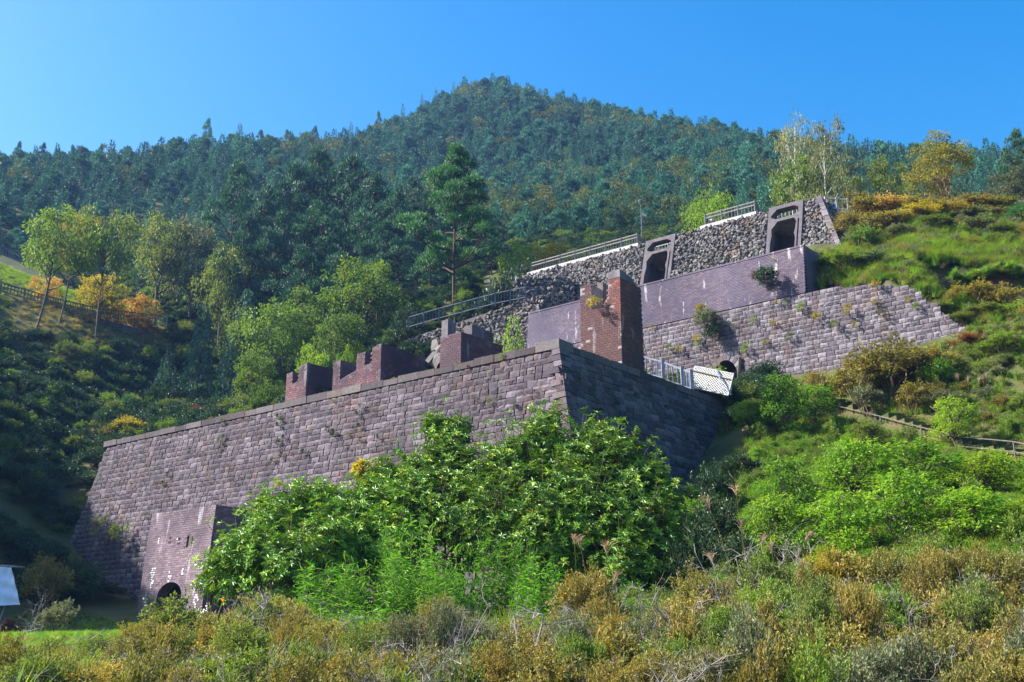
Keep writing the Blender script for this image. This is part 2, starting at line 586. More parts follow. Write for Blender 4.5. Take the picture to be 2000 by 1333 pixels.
col = k.mix(0.6, col, k.ramp(gf, [(0.3, (0.5, 0.5, 0.5)), (0.7, (1.4, 1.4, 1.3))]), 'MULTIPLY')
M['soil'] = k.bsdf(col, 0.95, gf, 0.6, 0.08)
g_ob = obj('hillside_ground', mb.mesh('hillside_ground', [M['soil']], True))
g_ob['kind'] = 'structure'


# ------------------------------------------------------------------ masonry pieces
def stone_unit(r, rough):
    """unit stone: a in -.5..5, b in -.5..5, n from -1 (back) to about 0, rock-faced in front"""
    A = np.linspace(-0.5, 0.5, 4); B = np.linspace(-0.5, 0.5, 3)
    V = np.array([[a, b, 0.0] for b in B for a in A])
    V[:, 0] += r.uniform(-.035, .035, 12)
    V[:, 1] += r.uniform(-.05, .05, 12)
    V[:, 2] = r.uniform(-.28, 0.0, 12) * rough
    V[5:7, 2] = r.uniform(0.1, 1.0, 2) * rough
    tilt = r.uniform(-.5, .5, 2) * rough
    V[:, 2] += V[:, 0] * tilt[0] + V[:, 1] * tilt[1]
    q = np.arange(12).reshape(3, 4)
    F = np.stack([q[:-1, :-1], q[1:, :-1], q[1:, 1:], q[:-1, 1:]], -1).reshape(-1, 4)
    ringi = [0, 1, 2, 3, 7, 11, 10, 9, 8, 4]
    back = V[ringi].copy(); back[:, 2] = -1.6
    V = np.concatenate([V, back])
    S = []
    for i in range(10):
        j = (i + 1) % 10
        S.append([ringi[j], ringi[i], 12 + i, 12 + j][::-1])
    return V, np.concatenate([F, np.array(S)])


def brick_unit(r):
    V = np.array([[-.5, -.5, 0], [.5, -.5, 0], [.5, .5, 0], [-.5, .5, 0], [-.5, -.5, -1], [.5, -.5, -1], [.5, .5, -1], [-.5, .5, -1]], float)
    V[:4] += r.uniform(-.02, .02, (4, 3)) * np.array([1, 2, 6])
    F = np.array([[0, 3, 2, 1], [0, 1, 5, 4], [1, 2, 6, 5], [2, 3, 7, 6], [3, 0, 4, 7]])
    return V, F


def rubble_unit(r):
    n = int(r.integers(5, 8))
    ang = np.sort(r.uniform(0, 2 * math.pi, n) * .35 + np.linspace(0, 2 * math.pi, n, endpoint=False) * .65 + r.uniform(0, 6))
    rad = r.uniform(.42, .6, n)
    ring = np.stack([np.cos(ang) * rad, np.sin(ang) * rad, r.uniform(-.35, .1, n)], 1)
    inner = ring * np.array([.55, .55, 0]) + np.array([0, 0, 1.0]) * r.uniform(.2, .9, n)[:, None]
    back = ring * np.array([1, 1, 0]) + np.array([0, 0, -1.6])
    V = np.concatenate([inner, ring, back])
    F4_ = []
    for i in range(n):
        j = (i + 1) % n
        F4_.append([i, n + i, n + j, j]); F4_.append([n + i, 2 * n + i, 2 * n + j, n + j])
    return V, np.array(F4_), np.arange(n)[None]


rs = np.random.default_rng(5)
STONES = [stone_unit(rs, 1.0) for _ in range(14)]
BRICKS = [brick_unit(rs) for _ in range(6)]


def unit_meshes(units, name, mat):
    out = []
    for V, F in units:
        m = MB(); m.add(V, F)
        out.append(m.mesh(name, [mat]))
    return out


def courses(a0, a1, b0, b1, ch, lmin, lmax, inside, r, jitter=0.08, bond=None, wave=0.0):
    """rows of pieces laid in courses; returns a, b, length, height of each piece"""
    out = []
    b = b0
    row = 0
    while b < b1 - ch * 0.4:
        h = ch * (1 + r.uniform(-jitter, jitter))
        a = a0 - (r.uniform(0, lmax) if bond is None else (bond * 0.5 if row % 2 else 0.0))
        while a < a1:
            L = r.uniform(lmin, lmax) if bond is None else bond
            s, e = max(a, a0), min(a + L, a1)
            if e - s > lmin * 0.3 and inside((s + e) / 2, b + h / 2):
                out.append(((s + e) / 2, b + h / 2 + (wave * math.sin(a * .6 + row * .25) if wave else 0), e - s, h))
            a += L
        b += h
        row += 1
    return np.array(out)


def lay(face, pcs, units, meshes, mat, parent, name, gap, depth, r, bulge=1.0, proud=0.0, keep=300, seen=None, swing=0.0):
    """lays pieces on a face: those that show largest as objects of their own, the rest joined"""
    pcs = np.asarray(pcs)
    n = len(pcs)
    which = r.integers(0, len(units), n)
    out_n = proud + r.uniform(-.25, .25, n) * depth * .25
    P = face.pt(pcs[:, 0], pcs[:, 1])
    u, v, dep = proj(P)
    size = pcs[:, 2] * pcs[:, 3] / dep ** 2
    ok = (u > -10) & (u < 2010) & (v > 0) & (v < 1340)
    if seen is not None:
        ok &= np.array([bool(seen(uu, vv)) for uu, vv in zip(u, v)])
    order = np.argsort(-(size * ok + 1e-9 * size))
    single = set(order[:keep].tolist()) if keep else set()
    Rm = face.rot()
    mbx = MB()
    # one group of faces per unit shape
    for w in range(len(units)):
        ids = np.array([i for i in range(n) if which[i] == w and i not in single], int)
        if len(ids) == 0:
            continue
        V, F = units[w]
        S = np.stack([pcs[ids, 2] - gap, pcs[ids, 3] - gap, np.full(len(ids), depth * bulge)], 1)
        W = V[None] * S[:, None] + np.stack([pcs[ids, 0], pcs[ids, 1], out_n[ids]], 1)[:, None]
        W = face.O + W @ Rm.T
        FF = F[None] + (np.arange(len(ids)) * len(V))[:, None, None]
        mbx.add(W.reshape(-1, 3), FF.reshape(-1, F.shape[1]), np.repeat(r.uniform(0, 1, len(ids)), len(V)))
    if mbx.n:
        o = obj(name, mbx.mesh(name + '_course', [mat]), parent)
        o['kind'] = 'stuff'
        o.matrix_parent_inverse = Matrix.Identity(4)
        o.location = -parent.location if parent else (0, 0, 0)
    R4 = Matrix(Rm.tolist()).to_4x4()
    pl = parent.location.copy()
    for i in sorted(single):
        o = bpy.data.objects.new(name, meshes[which[i]])
        o.parent = parent
        L = face.pt(pcs[i, 0], pcs[i, 1], out_n[i])
        o.matrix_basis = Matrix.Translation(Vector(L) - pl) @ R4 @ Matrix.Diagonal((pcs[i, 2] - gap, pcs[i, 3] - gap, depth * bulge, 1))
        sc.collection.objects.link(o)


def slab(face, poly, n0, n1, mb, mat=0):
    """a flat slab on a face: outline in (a, b), from n0 to n1; concave outlines allowed"""
    poly = np.asarray(poly, float)
    k = len(poly)
    f, bk = face.pt(poly[:, 0], poly[:, 1], n1), face.pt(poly[:, 0], poly[:, 1], n0)
    mb.add(np.concatenate([f, bk]), [[i, (i + 1) % k, k + (i + 1) % k, k + i] for i in range(k)], 0, mat)
    mb.add(f, [list(range(k))[::-1]], 0, mat)
    mb.add(bk, [list(range(k))], 0, mat)


def part(name, mb, mats, parent, smooth=False):
    o = obj(name, mb.mesh(name, mats if isinstance(mats, (list, tuple)) else [mats], smooth), parent)
    if parent is not None:
        o.location = -Vector(world_loc(parent))
    return o


def world_loc(o):
    v = Vector(o.location)
    while o.parent is not None:
        o = o.parent
        v += Vector(o.location)
    return v

from mathutils.geometry import tessellate_polygon


def plate(face, outer, holes, n0, n1, mb, mat=0):
    """a plate on a face with holes through it"""
    loops = [np.asarray(outer, float)] + [np.asarray(h, float) for h in holes]
    tri = tessellate_polygon([[Vector((p[0], p[1], 0)) for p in lp] for lp in loops])
    allp = np.concatenate(loops)
    k = len(allp)
    mb.add(np.concatenate([face.pt(allp[:, 0], allp[:, 1], n1), face.pt(allp[:, 0], allp[:, 1], n0)]),
           [list(t) for t in tri] + [[k + i for i in t[::-1]] for t in tri], 0, mat)
    s = 0
    for lp in loops:
        m = len(lp)
        mb.add(np.concatenate([face.pt(lp[:, 0], lp[:, 1], n1), face.pt(lp[:, 0], lp[:, 1], n0)]),
               [[i, (i + 1) % m, m + (i + 1) % m, m + i] for i in range(m)], 0, mat)


def frame_at(O, a, nh, batter=0.0):
    return Face(O, a, nh, batter)


def solve_a(face, u, b=0.0, lo=-40.0, hi=20.0):
    for _ in range(50):
        m = (lo + hi) / 2
        if proj(face.pt(m, b))[0] < u:
            lo = m
        else:
            hi = m
    return (lo + hi) / 2


stone_me = unit_meshes(STONES, 'stone', M['stone'])
ri = np.random.default_rng(21)

# ------------------------------------------------------------------ the long lower wall with its shaded return
w1 = thing('stone_retaining_wall', 'long battered wall of rough purple grey stone blocks under the brick stumps', 'wall', C1)
cA1, cA2 = float(E12 @ F1.a) * 1.02, float(E12 @ F2.a) * 1.03      # how far the arris moves along each face per metre down
B1 = 12.0
L1S = -0.155
mb = MB()
slab(F1, [(L1A + .1, .1), (-.12, .1), (cA1 * B1 - .12, B1), (L1A + L1S * B1 + .1, B1)], -1.7, -.07, mb)
slab(F2, [(.12, .1), (17.5, .1), (17.5, B1), (cA2 * B1 + .12, B1)], -1.7, -.07, mb)
part('core', mb, M['mortar'], w1)
p1 = courses(L1A - 2.0, 2.4, .30, B1, .292, .36, .62, lambda a, b: L1A + L1S * b + .05 < a < cA1 * b - .12, ri)
lay(F1, p1, STONES, stone_me, M['stone'], w1, 'stone', .026, .058, ri, seen=lambda u, v: v < 985 - (u - 400) * .12 if u < 800 else v < 905)
p1b = courses(-1.6, 17.2, .30, B1, .30, .4, .75, lambda a, b: a > cA2 * b + .12, ri)
lay(F2, p1b, STONES, stone_me, M['stone'], w1, 'stone', .024, .065, ri, keep=0)
# quoins: long and short blocks up the arris
bq, k_ = .31, 0
while bq < B1 - .3:
    hq = .292 * float(ri.uniform(.94, 1.06))
    La, Lb = (.62, .34) if k_ % 2 else (.34, .62)
    m = MB()
    q_ = []
    for bb in (bq + .012, bq + hq - .012):
        pr = float(ri.uniform(.035, .065))
        e_ = (F1.pt(cA1 * bb, bb) + F2.pt(cA2 * bb, bb)) / 2
        q_ += [F1.pt(cA1 * bb - La, bb, pr), e_ + F1.n * pr + F2.n * pr, F2.pt(cA2 * bb + Lb, bb, pr), e_ - F1.n * .3 - F2.n * .3]
    m.add(np.array(q_), [[0, 1, 5, 4], [1, 2, 6, 5], [2, 3, 7, 6], [3, 0, 4, 7], [3, 2, 1, 0], [4, 5, 6, 7]], float(ri.uniform()))
    part('quoin', m, M['stone'], w1)
    bq += hq
    k_ += 1
# coping: dark dressed slabs along both edges
FC1 = Face(C1, -d1, n1, 0.0)
FC2 = Face(C1, d2, n2, 0.0)
a = L1A - .12
while a < .2:
    L = min(float(ri.uniform(.85, 1.5)), .16 - a)
    if .16 - a - L < .5:
        L = .16 - a
    m = MB()
    lift = float(ri.uniform(-.045, .05)) + (-.10 if a + L > .1 else 0)
    slab(FC1, [(a + .012, lift), (a + L - .012, lift + float(ri.uniform(-.012, .012))), (a + L - .012, .31), (a + .012, .31)], -.85, .13 + float(ri.uniform(-.02, .025)), m)
    part('coping_slab', m, M['coping'], w1)
    a += L
    if a > .15:
        break
a = .03
while a < 13.5:
    L = float(ri.uniform(.8, 1.4))
    m = MB()
    slab(FC2, [(a + .012, float(ri.uniform(-.03, .03))), (a + L - .012, float(ri.uniform(-.03, .03))), (a + L - .012, .31), (a + .012, .31)], -.8, .12 + float(ri.uniform(-.03, .03)), m)
    part('coping_slab', m, M['coping'], w1)
    a += L

# ------------------------------------------------------------------ brick portal standing against the foot of the long wall
d = ray(297, 1004)
OP = d * (((F1.O @ F1.n) + 1.75) / (d @ F1.n))
FPo = Face(OP, -d1, n1, 0.07)
wP = FPo.hit(422, 987)[0]
FPr = Face(FPo.pt(wP, 0), d2, n2, 0.01)
portal = thing('brick_portal', 'grey brick block with low arched opening built against the foot of the stone wall', 'building', OP)
hP = 5.6
ac, bc = FPo.hit(330, 1166)
ar, sp = FPo.hit(354, 1166)[0] - ac, 0.0
crown = FPo.hit(330, 1138)[1]
rise = bc - crown


def arch_pts(ac, bc, r, rise, n=14):
    return [(ac - r * math.cos(t), bc - rise * math.sin(t)) for t in np.linspace(0, math.pi, n)]


arc = arch_pts(ac, bc, ar, rise)
mb = MB()
outer = [(0.02, .03), (wP - .02, .03), (wP - .02, hP), (arc[-1][0], hP)] + arc[::-1] + [(arc[0][0], hP), (0.02, hP)]
slots = [FPo.hit(u, v) for u, v in ((308, 1053), (332, 1056), (350, 1056), (366, 1058), (375, 1055))]
sw = [(.10, .26), (.07, .42), (.09, .40), (.17, .55), (.12, .38)]
holes = [[(sa - w / 2, sb - h / 2), (sa + w / 2, sb - h / 2), (sa + w / 2, sb + h / 2), (sa - w / 2, sb + h / 2)] for (sa, sb), (w, h) in list(zip(slots, sw))[1:]]
plate(FPo, outer, holes, -.55, -.015, mb)
slab(FPr, [(.02, .03), (2.4, .03), (2.4, hP), (.02, hP)], -.5, -.015, mb)
slab(FPo, [(.5, .04), (wP - .5, .04), (wP - .5, .35), (.5, .35)], -2.3, -.56, mb)       # roof slab under the top courses
FPl = Face(FPo.pt(0.0, 0), d2, -n2, 0.0)
slab(FPl, [(.02, .03), (2.4, .03), (2.4, hP), (.02, hP)], -.5, -.01, mb)
part('core', mb, M['joint_dark'], portal)
mb = MB()
slab(FPo, [(.4, .4), (wP - .4, .4), (wP - .4, hP), (.4, hP)], -2.6, -2.2, mb)
part('back_wall', mb, M['brick_portal'], portal)
brick_me_p = unit_meshes(BRICKS, 'brick', M['brick_portal'])


def in_portal(a, b):
    da, db = a - ac, b - bc
    if b > bc - .02 and abs(da) < ar + .3:
        return abs(da) > ar + .26 or False
    if db <= 0 and (da / (ar + .30)) ** 2 + (db / (rise + .30)) ** 2 < 1:
        return False
    for (sa, sb), (w, h) in list(zip(slots, sw))[1:]:
        if abs(a - sa) < w / 2 + .05 and abs(b - sb) < h / 2 + .02:
            return False
    return True


pp = courses(0, wP, .0, hP, .108, .2, .3, in_portal, ri, jitter=.03, bond=.30)
lay(FPo, pp, BRICKS, brick_me_p, M['brick_portal'], portal, 'brick', .014, .035, ri, keep=250, proud=.0, seen=lambda u, v: v < 1200 and u < 412 + 0 * v)
pr = courses(0.0, 1.9, .0, hP, .108, .2, .3, lambda a, b: True, ri, jitter=.03, bond=.30)
lay(FPr, pr, BRICKS, brick_me_p, M['brick_portal'], portal, 'brick', .014, .035, ri, keep=50)
for rr in (0, 1):                                                    # two rings of arch bricks
    r0 = ar + .005 + rr * .145
    nb = 17 + rr * 4
    for i in range(nb):
        t0, t1 = math.pi * (i + .06) / nb, math.pi * (i + .94) / nb
        m = MB()
        k = rise / ar
        q = [(ac - math.cos(t) * r, bc - math.sin(t) * (r - ar + rise)) for t, r in ((t0, r0), (t1, r0), (t1, r0 + .135), (t0, r0 + .135))]
        slab(FPo, q, -.3, .012 + float(ri.uniform(0, .012)), m)
        part('arch_brick', m, M['brick_portal'], portal)
    for s in (-1, 1):
        for j in range(6):
            m = MB()
            x0 = ac + s * (r0 if s > 0 else r0)
            x1 = ac + s * (r0 + .135)
            y0 = bc + j * .2
            slab(FPo, [(min(x0, x1), y0 + .008), (max(x0, x1), y0 + .008), (max(x0, x1), y0 + .19), (min(x0, x1), y0 + .19)], -.3, .012, m)
            part('arch_brick', m, M['brick_portal'], portal)
# crusts of lime that have run out of the joints
for (u, v, w, h) in ((331, 1122, .20, .55), (299, 1118, .3, .7), (296, 1143, .2, .5), (357, 1115, .13, .25), (392, 1106, .25, .35), (380, 1107, .1, .3), (382, 1172, .28, .55), (392, 1196, .55, .55), (404, 1185, .3, .4), (310, 1056, .1, .28), (347, 1053, .1, .3), (285, 1190, .2, .5)):
    sa, sb = FPo.hit(u, v)
    m = MB()
    for row in range(int(h / .108) + 1):
        yb = sb - h / 2 + row * .108
        half = w * .5 * math.sqrt(max(.08, 1 - (2 * row * .108 / h - 1) ** 2)) * float(ri.uniform(.6, 1.3))
        xa = sa - half + float(ri.uniform(-.04, .04))
        while xa < sa + half:
            L_ = float(ri.uniform(.05, .22))
            if ri.uniform() < .78:
                y0, y1 = yb + float(ri.uniform(.0, .04)), yb + .108 - float(ri.uniform(.0, .04))
                slab(FPo, [(xa, y0 + .012), (xa + L_ * .5, y0), (xa + L_, y0 + .01), (xa + L_ * .95, y1), (xa + L_ * .4, y1 + .012), (xa + .01, y1)], -.02, .014 + float(ri.uniform(0, .006)), m)
            xa += L_ + .006
    if m.n:
        part('lime_crust', m, M['lime'], portal)

# ------------------------------------------------------------------ brick tower on the lower terrace
dL, dR = np.array([-0.80, 0.60]), np.array([0.60, 0.80])
T0 = pZ(1213, 706, 12.4)
TY = (T0[1] + 2.4) / YS
TT = pY(1210.5, 526, TY)
FT1 = Face(TT, -dL, -dR, 0.012)
FT2 = Face(TT, dR, -dL, 0.012)
tower = thing('brick_tower', 'tall square red brick stump with a notched top beside the shaded wall edge', 'tower', (TT[0], TT[1], 12.4))
wl = FT1.hit(1133, 600)[0]
wr = FT2.hit(1254, 600)[0]
hT = TT[2] - 12.0
capb = FT1.hit(1208, 542)[1]
lb = FT1.hit(1142, 558)[1]
n0a, n1a = FT1.hit(1153, 580)[0], FT1.hit(1188, 580)[0]
nb_ = FT1.hit(1170, 604)[1]
prof = [(wl, lb), (n0a, lb - .03), (n0a, nb_ - .05), ((n0a + n1a) / 2, nb_ + .1), (n1a, nb_ - .55), (n1a, capb), (0, capb), (0, hT), (wl, hT)]
mb = MB()
slab(FT1, [(a_ + (.012 if a_ == wl else -.012 if a_ == 0 else 0), b_ + .01) for a_, b_ in prof], -wr + .01, -.012, mb)
part('core', mb, M['joint'], tower)
brick_me_t = unit_meshes(BRICKS, 'brick', M['brick_red'])


def in_tower(a, b):
    if ri.uniform() < .012 or (a > -.2 and ri.uniform() < .12) or (a < wl + .15 and ri.uniform() < .1):
        return False
    if a < n0a:
        return b > lb
    if a < n1a:
        return b > nb_ - .05 - .5 * max(0, (a - (n0a + n1a) / 2) / (n1a - n0a))
    return b > capb


pt_ = courses(wl, 0, lb * 0 + .02, hT, .118, .2, .3, in_tower, ri, jitter=.03, bond=.265)
lay(FT1, pt_, BRICKS, brick_me_t, M['brick_red'], tower, 'brick', .016, .032, ri, keep=240, seen=lambda u, v: v < 690)
pt_ = courses(0, wr, capb, hT, .118, .2, .3, lambda a, b: True, ri, jitter=.03, bond=.265)
lay(FT2, pt_, BRICKS, brick_me_t, M['brick_red'], tower, 'brick', .016, .032, ri, keep=60)
mb = MB()                                                            # broken concrete cap on the right-hand leg
slab(FT1, [(n1a, .05), (-.25, -.02), (.0, .0), (.0, capb), (n1a, capb)], -.55, .015, mb)
part('concrete_cap', mb, M['concrete'], tower)
mb = MB()
slab(FT2, [(.56, .05), (1.1, .10), (wr * .72, .28), (wr * .8, capb - .02), (.56, capb - .02)], -.5, -.03, mb)
part('concrete_cap', mb, M['concrete_dark'], tower)  # side piece takes the darker copy, its shade set in the colour
mb = MB()
a_, b_ = FT1.hit(1144, 545)
slab(FT1, [(a_ - .06, b_ - .12), (a_ + .25, b_ - .1), (a_ + .3, 2.0), (a_ - .06, 2.0)], -wr + .2, -wr + .8, mb)
part('concrete_pillar', mb, M['concrete'], tower)

# ------------------------------------------------------------------ three broken brick stumps on the long wall
brick_me_s = unit_meshes(BRICKS, 'brick', M['brick_purple'])


def stump(u_corner, v_top, u_left, wR, label, prof, inset=.5, chip=None):
    """prof: top outline of the left face as (fraction from the left end, metres below the top)"""
    aC = solve_a(F1, u_corner)
    base = F1.pt(aC, 0, 0) - np.array([n1[0], n1[1], 0]) * inset
    top = base.copy(); top[2] = ztop(base[0], base[1], v_top)
    aL = solve_a(F1, u_left) - aC
    fl, fr = Face(top, -d1, n1, 0.0), Face(top, d2, n2, 0.0)
    h = top[2] - Z1 + .35
    root = thing('brick_stump', label, 'ruin', (base[0], base[1], Z1 - .3), 'broken brick stumps on the long wall')
    P = [(aL * (1 - f), b) for f, b in prof]

    def topline(a):
        for (x0, y0), (x1, y1) in zip(P[:-1], P[1:]):
            if x0 <= a <= x1 and x1 > x0:
                return y0 + (y1 - y0) * (a - x0) / (x1 - x0)
        return 0.0
    m = MB()
    slab(fl, [(aL, h)] + P + [(0, h)], -wR, -.012, m)
    part('core', m, M['joint_dark'], root)
    pc = courses(aL, 0, 0.0, h, .112, .2, .3, lambda a, b: b > topline(a) + .02 and (b > topline(a) + .26 or ri.uniform() < .65) and ri.uniform() < .98 and not (chip and chip(a, b)), ri, jitter=.03, bond=.25)
    lay(fl, pc, BRICKS, brick_me_s, M['brick_purple'], root, 'brick', .014, .03, ri, keep=0)
    pc = courses(0, wR, P[-1][1], h, .112, .2, .3, lambda a, b: not (chip and chip(-a, b)), ri, jitter=.03, bond=.25)
    lay(fr, pc, BRICKS, brick_me_s, M['brick_purple'], root, 'brick', .014, .03, ri, keep=0)
    return root, fl, fr, aL, h


stump(581, 708, 541, 2.0, 'lowest brick stump with one notch, at the far end of the wall top',
      [(0, .35), (.28, .3), (.2801, .95), (.6, .9), (.6001, .12), (1, 0)])
stump(727, 671, 633, 3.0, 'widest brick stump with three stepped fins on the wall top',
      [(0, .35), (.15, .32), (.1501, 1.35), (.3, 1.2), (.5, 1.05), (.5001, .25), (.66, .2), (.6601, .9), (.82, .85), (.8201, .1), (1, 0)],
      chip=lambda a, b: abs(a) < .28 - abs(b - 1.75) * .35 and b > 1.15)
r3, fl3, fr3, aL3, h3 = stump(885, 648, 844, 2.9, 'brick stump carrying two concrete blocks, nearest the tower', [(0, .05), (1, 0)])
m = MB(); slab(fl3, [(aL3 + .02, -.75), (aL3 + .4, -.78), (aL3 + .4, .04), (aL3 + .02, .07)], -.6, -.05, m); part('concrete_block', m, M['concrete'], r3)
m = MB(); slab(fr3, [(1.0, -.62), (2.5, -.55), (2.5, .0), (1.0, .0)], -.75, -.25, m); part('concrete_block', m, M['concrete'], r3)
for qa in (.05, .55):
    m = MB(); tube(m, [fl3.pt(aL3 + .5 + qa, 0, -.3), fl3.pt(aL3 + .52 + qa, -.9 + qa * .4, -.3)], .02, 5); part('rusty_bar', m, M['rail_steel'], r3)
m = MB()                                                             # the lump of broken concrete hanging at its left
lump = fl3.pt(aL3 - .5, .85, -.4)
for i in range(7):
    V, F, cap_ = rubble_unit(ri)
    s = ri.uniform(.55, .95, 3)
    ax = Matrix.Rotation(float(ri.uniform(0, 6)), 3, Vector(ri.normal(size=3)))
    off = np.array([ri.uniform(-.25, .3), ri.uniform(-.2, .2), -.8 + i * .26])
    W = (V * s * np.array([1, 1, .5])) @ np.array(ax).T + lump + off
    m.add(W, F); m.add(W, cap_)
lp = obj('concrete_rubble_lump', m.mesh('concrete_rubble_lump', [M['rubble']]))
tag(lp, 'rough lump of broken concrete leaning on the brick stump with concrete blocks', 'rubble')

# ------------------------------------------------------------------ upper wall: brick over stone, with the arched drain
stone_me_u = unit_meshes(STONES, 'stone', M['stone_upper'])
brick_me_u = unit_meshes(BRICKS, 'brick', M['brick_upper'])
w2 = thing('arched_retaining_wall', 'long upper wall of mauve brick over pale squared stone with an arched drain', 'wall', W2R)
bS = 3.0
aA, bA = F3.hit(1417, 738)
rA = (F3.hit(1441, 738)[0] - F3.hit(1393, 738)[0]) / 2
riA = bA - F3.hit(1417, 705)[1]
aL2 = F3.hit(1031, 640)[0]
arcA = arch_pts(aA, bA, rA, riA)
BB = 10.0
top_r = [(0, 0), (0, bS - .05), (3.5, bS + .2), (5.7, bS + .85), (8.9, 7.5), (8.9, BB)]
mb = MB()
plate(F3, [(aL2 + .05, .06)] + [(x - .05, y + .06) for x, y in top_r] + [(arcA[-1][0], BB)] + arcA[::-1] + [(arcA[0][0], BB), (aL2 + .05, BB)], [], -1.4, -.045, mb)
part('core', mb, M['mortar'], w2)


def top_u(a):
    if a < 0:
        return 0.0
    xs, ys = [0, 3.5, 5.7, 8.9], [bS - .05, bS + .2, bS + .85, 7.5]
    return float(np.interp(a, xs, ys))


def in_w2(a, b):
    if b < top_u(a) + .05:
        return False
    da, db = a - aA, b - bA
    if db > -.02:
        return abs(da) > rA + .30
    return (da / (rA + .34)) ** 2 + (db / (riA + .34)) ** 2 > 1


p2 = courses(aL2, 9.0, bS, BB, .262, .32, .5, in_w2, ri, jitter=.06)
lay(F3, p2, STONES, stone_me_u, M['stone_upper'], w2, 'stone', .026, .055, ri, seen=lambda u, v: u > 1262 and v < 745 - max(0, u - 1600) * .35)
p2b = courses(aL2, 0.0, 0.10, bS - .02, .095, .2, .3, lambda a, b: True, ri, jitter=.03, bond=.235)
lay(F3, p2b, BRICKS, brick_me_u, M['brick_upper'], w2, 'brick', .013, .022, ri, keep=0)
mb = MB(); slab(F3, [(aL2, 0), (0.0, 0), (0.0, .10), (aL2, .10)], -.7, .03, mb); part('top_course', mb, M['brick_upper'], w2)
FR3 = Face(F3.pt(0, 0), d2, n2, 0.02)                                # the brick return at its right end
mb = MB(); slab(FR3, [(.02, .02), (2.0, .02), (2.0, bS + .5), (.02, bS + .5)], -.6, -.02, mb); part('return_core', mb, M['joint_dark'], w2)
lay(FR3, courses(0, 2.0, 0, bS + .5, .095, .2, .3, lambda a, b: True, ri, bond=.235), BRICKS, brick_me_u, M['brick_upper'], w2, 'brick', .013, .022, ri, keep=0)
FL3 = Face(F3.pt(aL2, 0), d2, -n2, 0.0)
mb = MB(); slab(FL3, [(.02, .02), (3.0, .02), (3.0, 8), (.02, 8)], -.6, -.01, mb); part('return_core', mb, M['joint_dark'], w2)
nv = 13
for i in range(nv):
    t0, t1 = math.pi * (i + .04) / nv, math.pi * (i + .96) / nv
    m = MB()
    j1 = float(ri.uniform(.30, .38))
    q = [(aA - math.cos(t) * r, bA - math.sin(t) * (r - rA + riA)) for t, r in ((t0, rA), (t1, rA), (t1, rA + j1), (t0, rA + j1))]
    slab(F3, q, -.5, .05 + float(ri.uniform(0, .05)), m)
    part('voussoir', m, M['stone_upper'], w2)
for s in (-1, 1):
    for j in range(5):
        m = MB()
        x0, x1 = sorted((aA + s * rA, aA + s * (rA + float(ri.uniform(.28, .4)))))
        slab(F3, [(x0, bA + j * .3 + .01), (x1, bA + j * .3 + .01), (x1, bA + j * .3 + .285), (x0, bA + j * .3 + .285)], -.5, .05 + float(ri.uniform(0, .05)), m)
        part('voussoir', m, M['stone_upper'], w2)
mb = MB(); slab(F3, [(aA - rA - .1, bA - riA - .1), (aA + rA + .1, bA - riA - .1), (aA + rA + .1, BB), (aA - rA - .1, BB)], -1.9, -1.42, mb)
part('drain_back', mb, M['brick_purple'], w2)
# the post standing beside the drain
q = F3.hit(1447, 700)
m = MB(); bar(m, F3.pt(q[0], q[1], .12), F3.pt(F3.hit(1443, 770)[0], q[1] + 2.6, .2), .14, .14)
tag(obj('timber_post', m.mesh('timber_post', [M['twig_dark']])), 'dark weathered post standing against the wall at the right of the arched drain', 'post')

# ------------------------------------------------------------------ topmost wall of rubble with two concrete frames
RUB = [rubble_unit(ri) for _ in range(14)]
w3 = thing('rubble_retaining_wall', 'topmost battered wall of dark rough rubble stones between the concrete frames', 'wall', W3R)
PA = (F4.hit(1262, 480)[0], F4.hit(1320, 462)[0])
PB = (F4.hit(1503, 408)[0], F4.hit(1570, 390)[0])
aL4 = -26.5
B4 = 6.5
mb = MB()
for x0, x1 in ((aL4, PA[0]), (PA[1], PB[0]), (PB[1], 0.0)):
    last = x1 == 0.0
    slab(F4, [(x0, .05), (x1, .05), (x1 + (.34 * B4 if last else 0), B4), (x0, B4)], -2.1, -.10, mb)
F5 = Face(W3R, (F4.nh * -1)[:2], F4.a[:2], 0.34)
slab(F5, [(.05, .1), (4.5, .1), (4.5, B4), (-.3 * B4, B4)], -1.2, -.08, mb)
part('core', mb, M['mortar'], w3)
rub_me = []
for V, F, cap_ in RUB:
    m = MB(); m.add(V, F); m.add(V, cap_)
    rub_me.append(m.mesh('rubble_stone', [M['rubble']]))


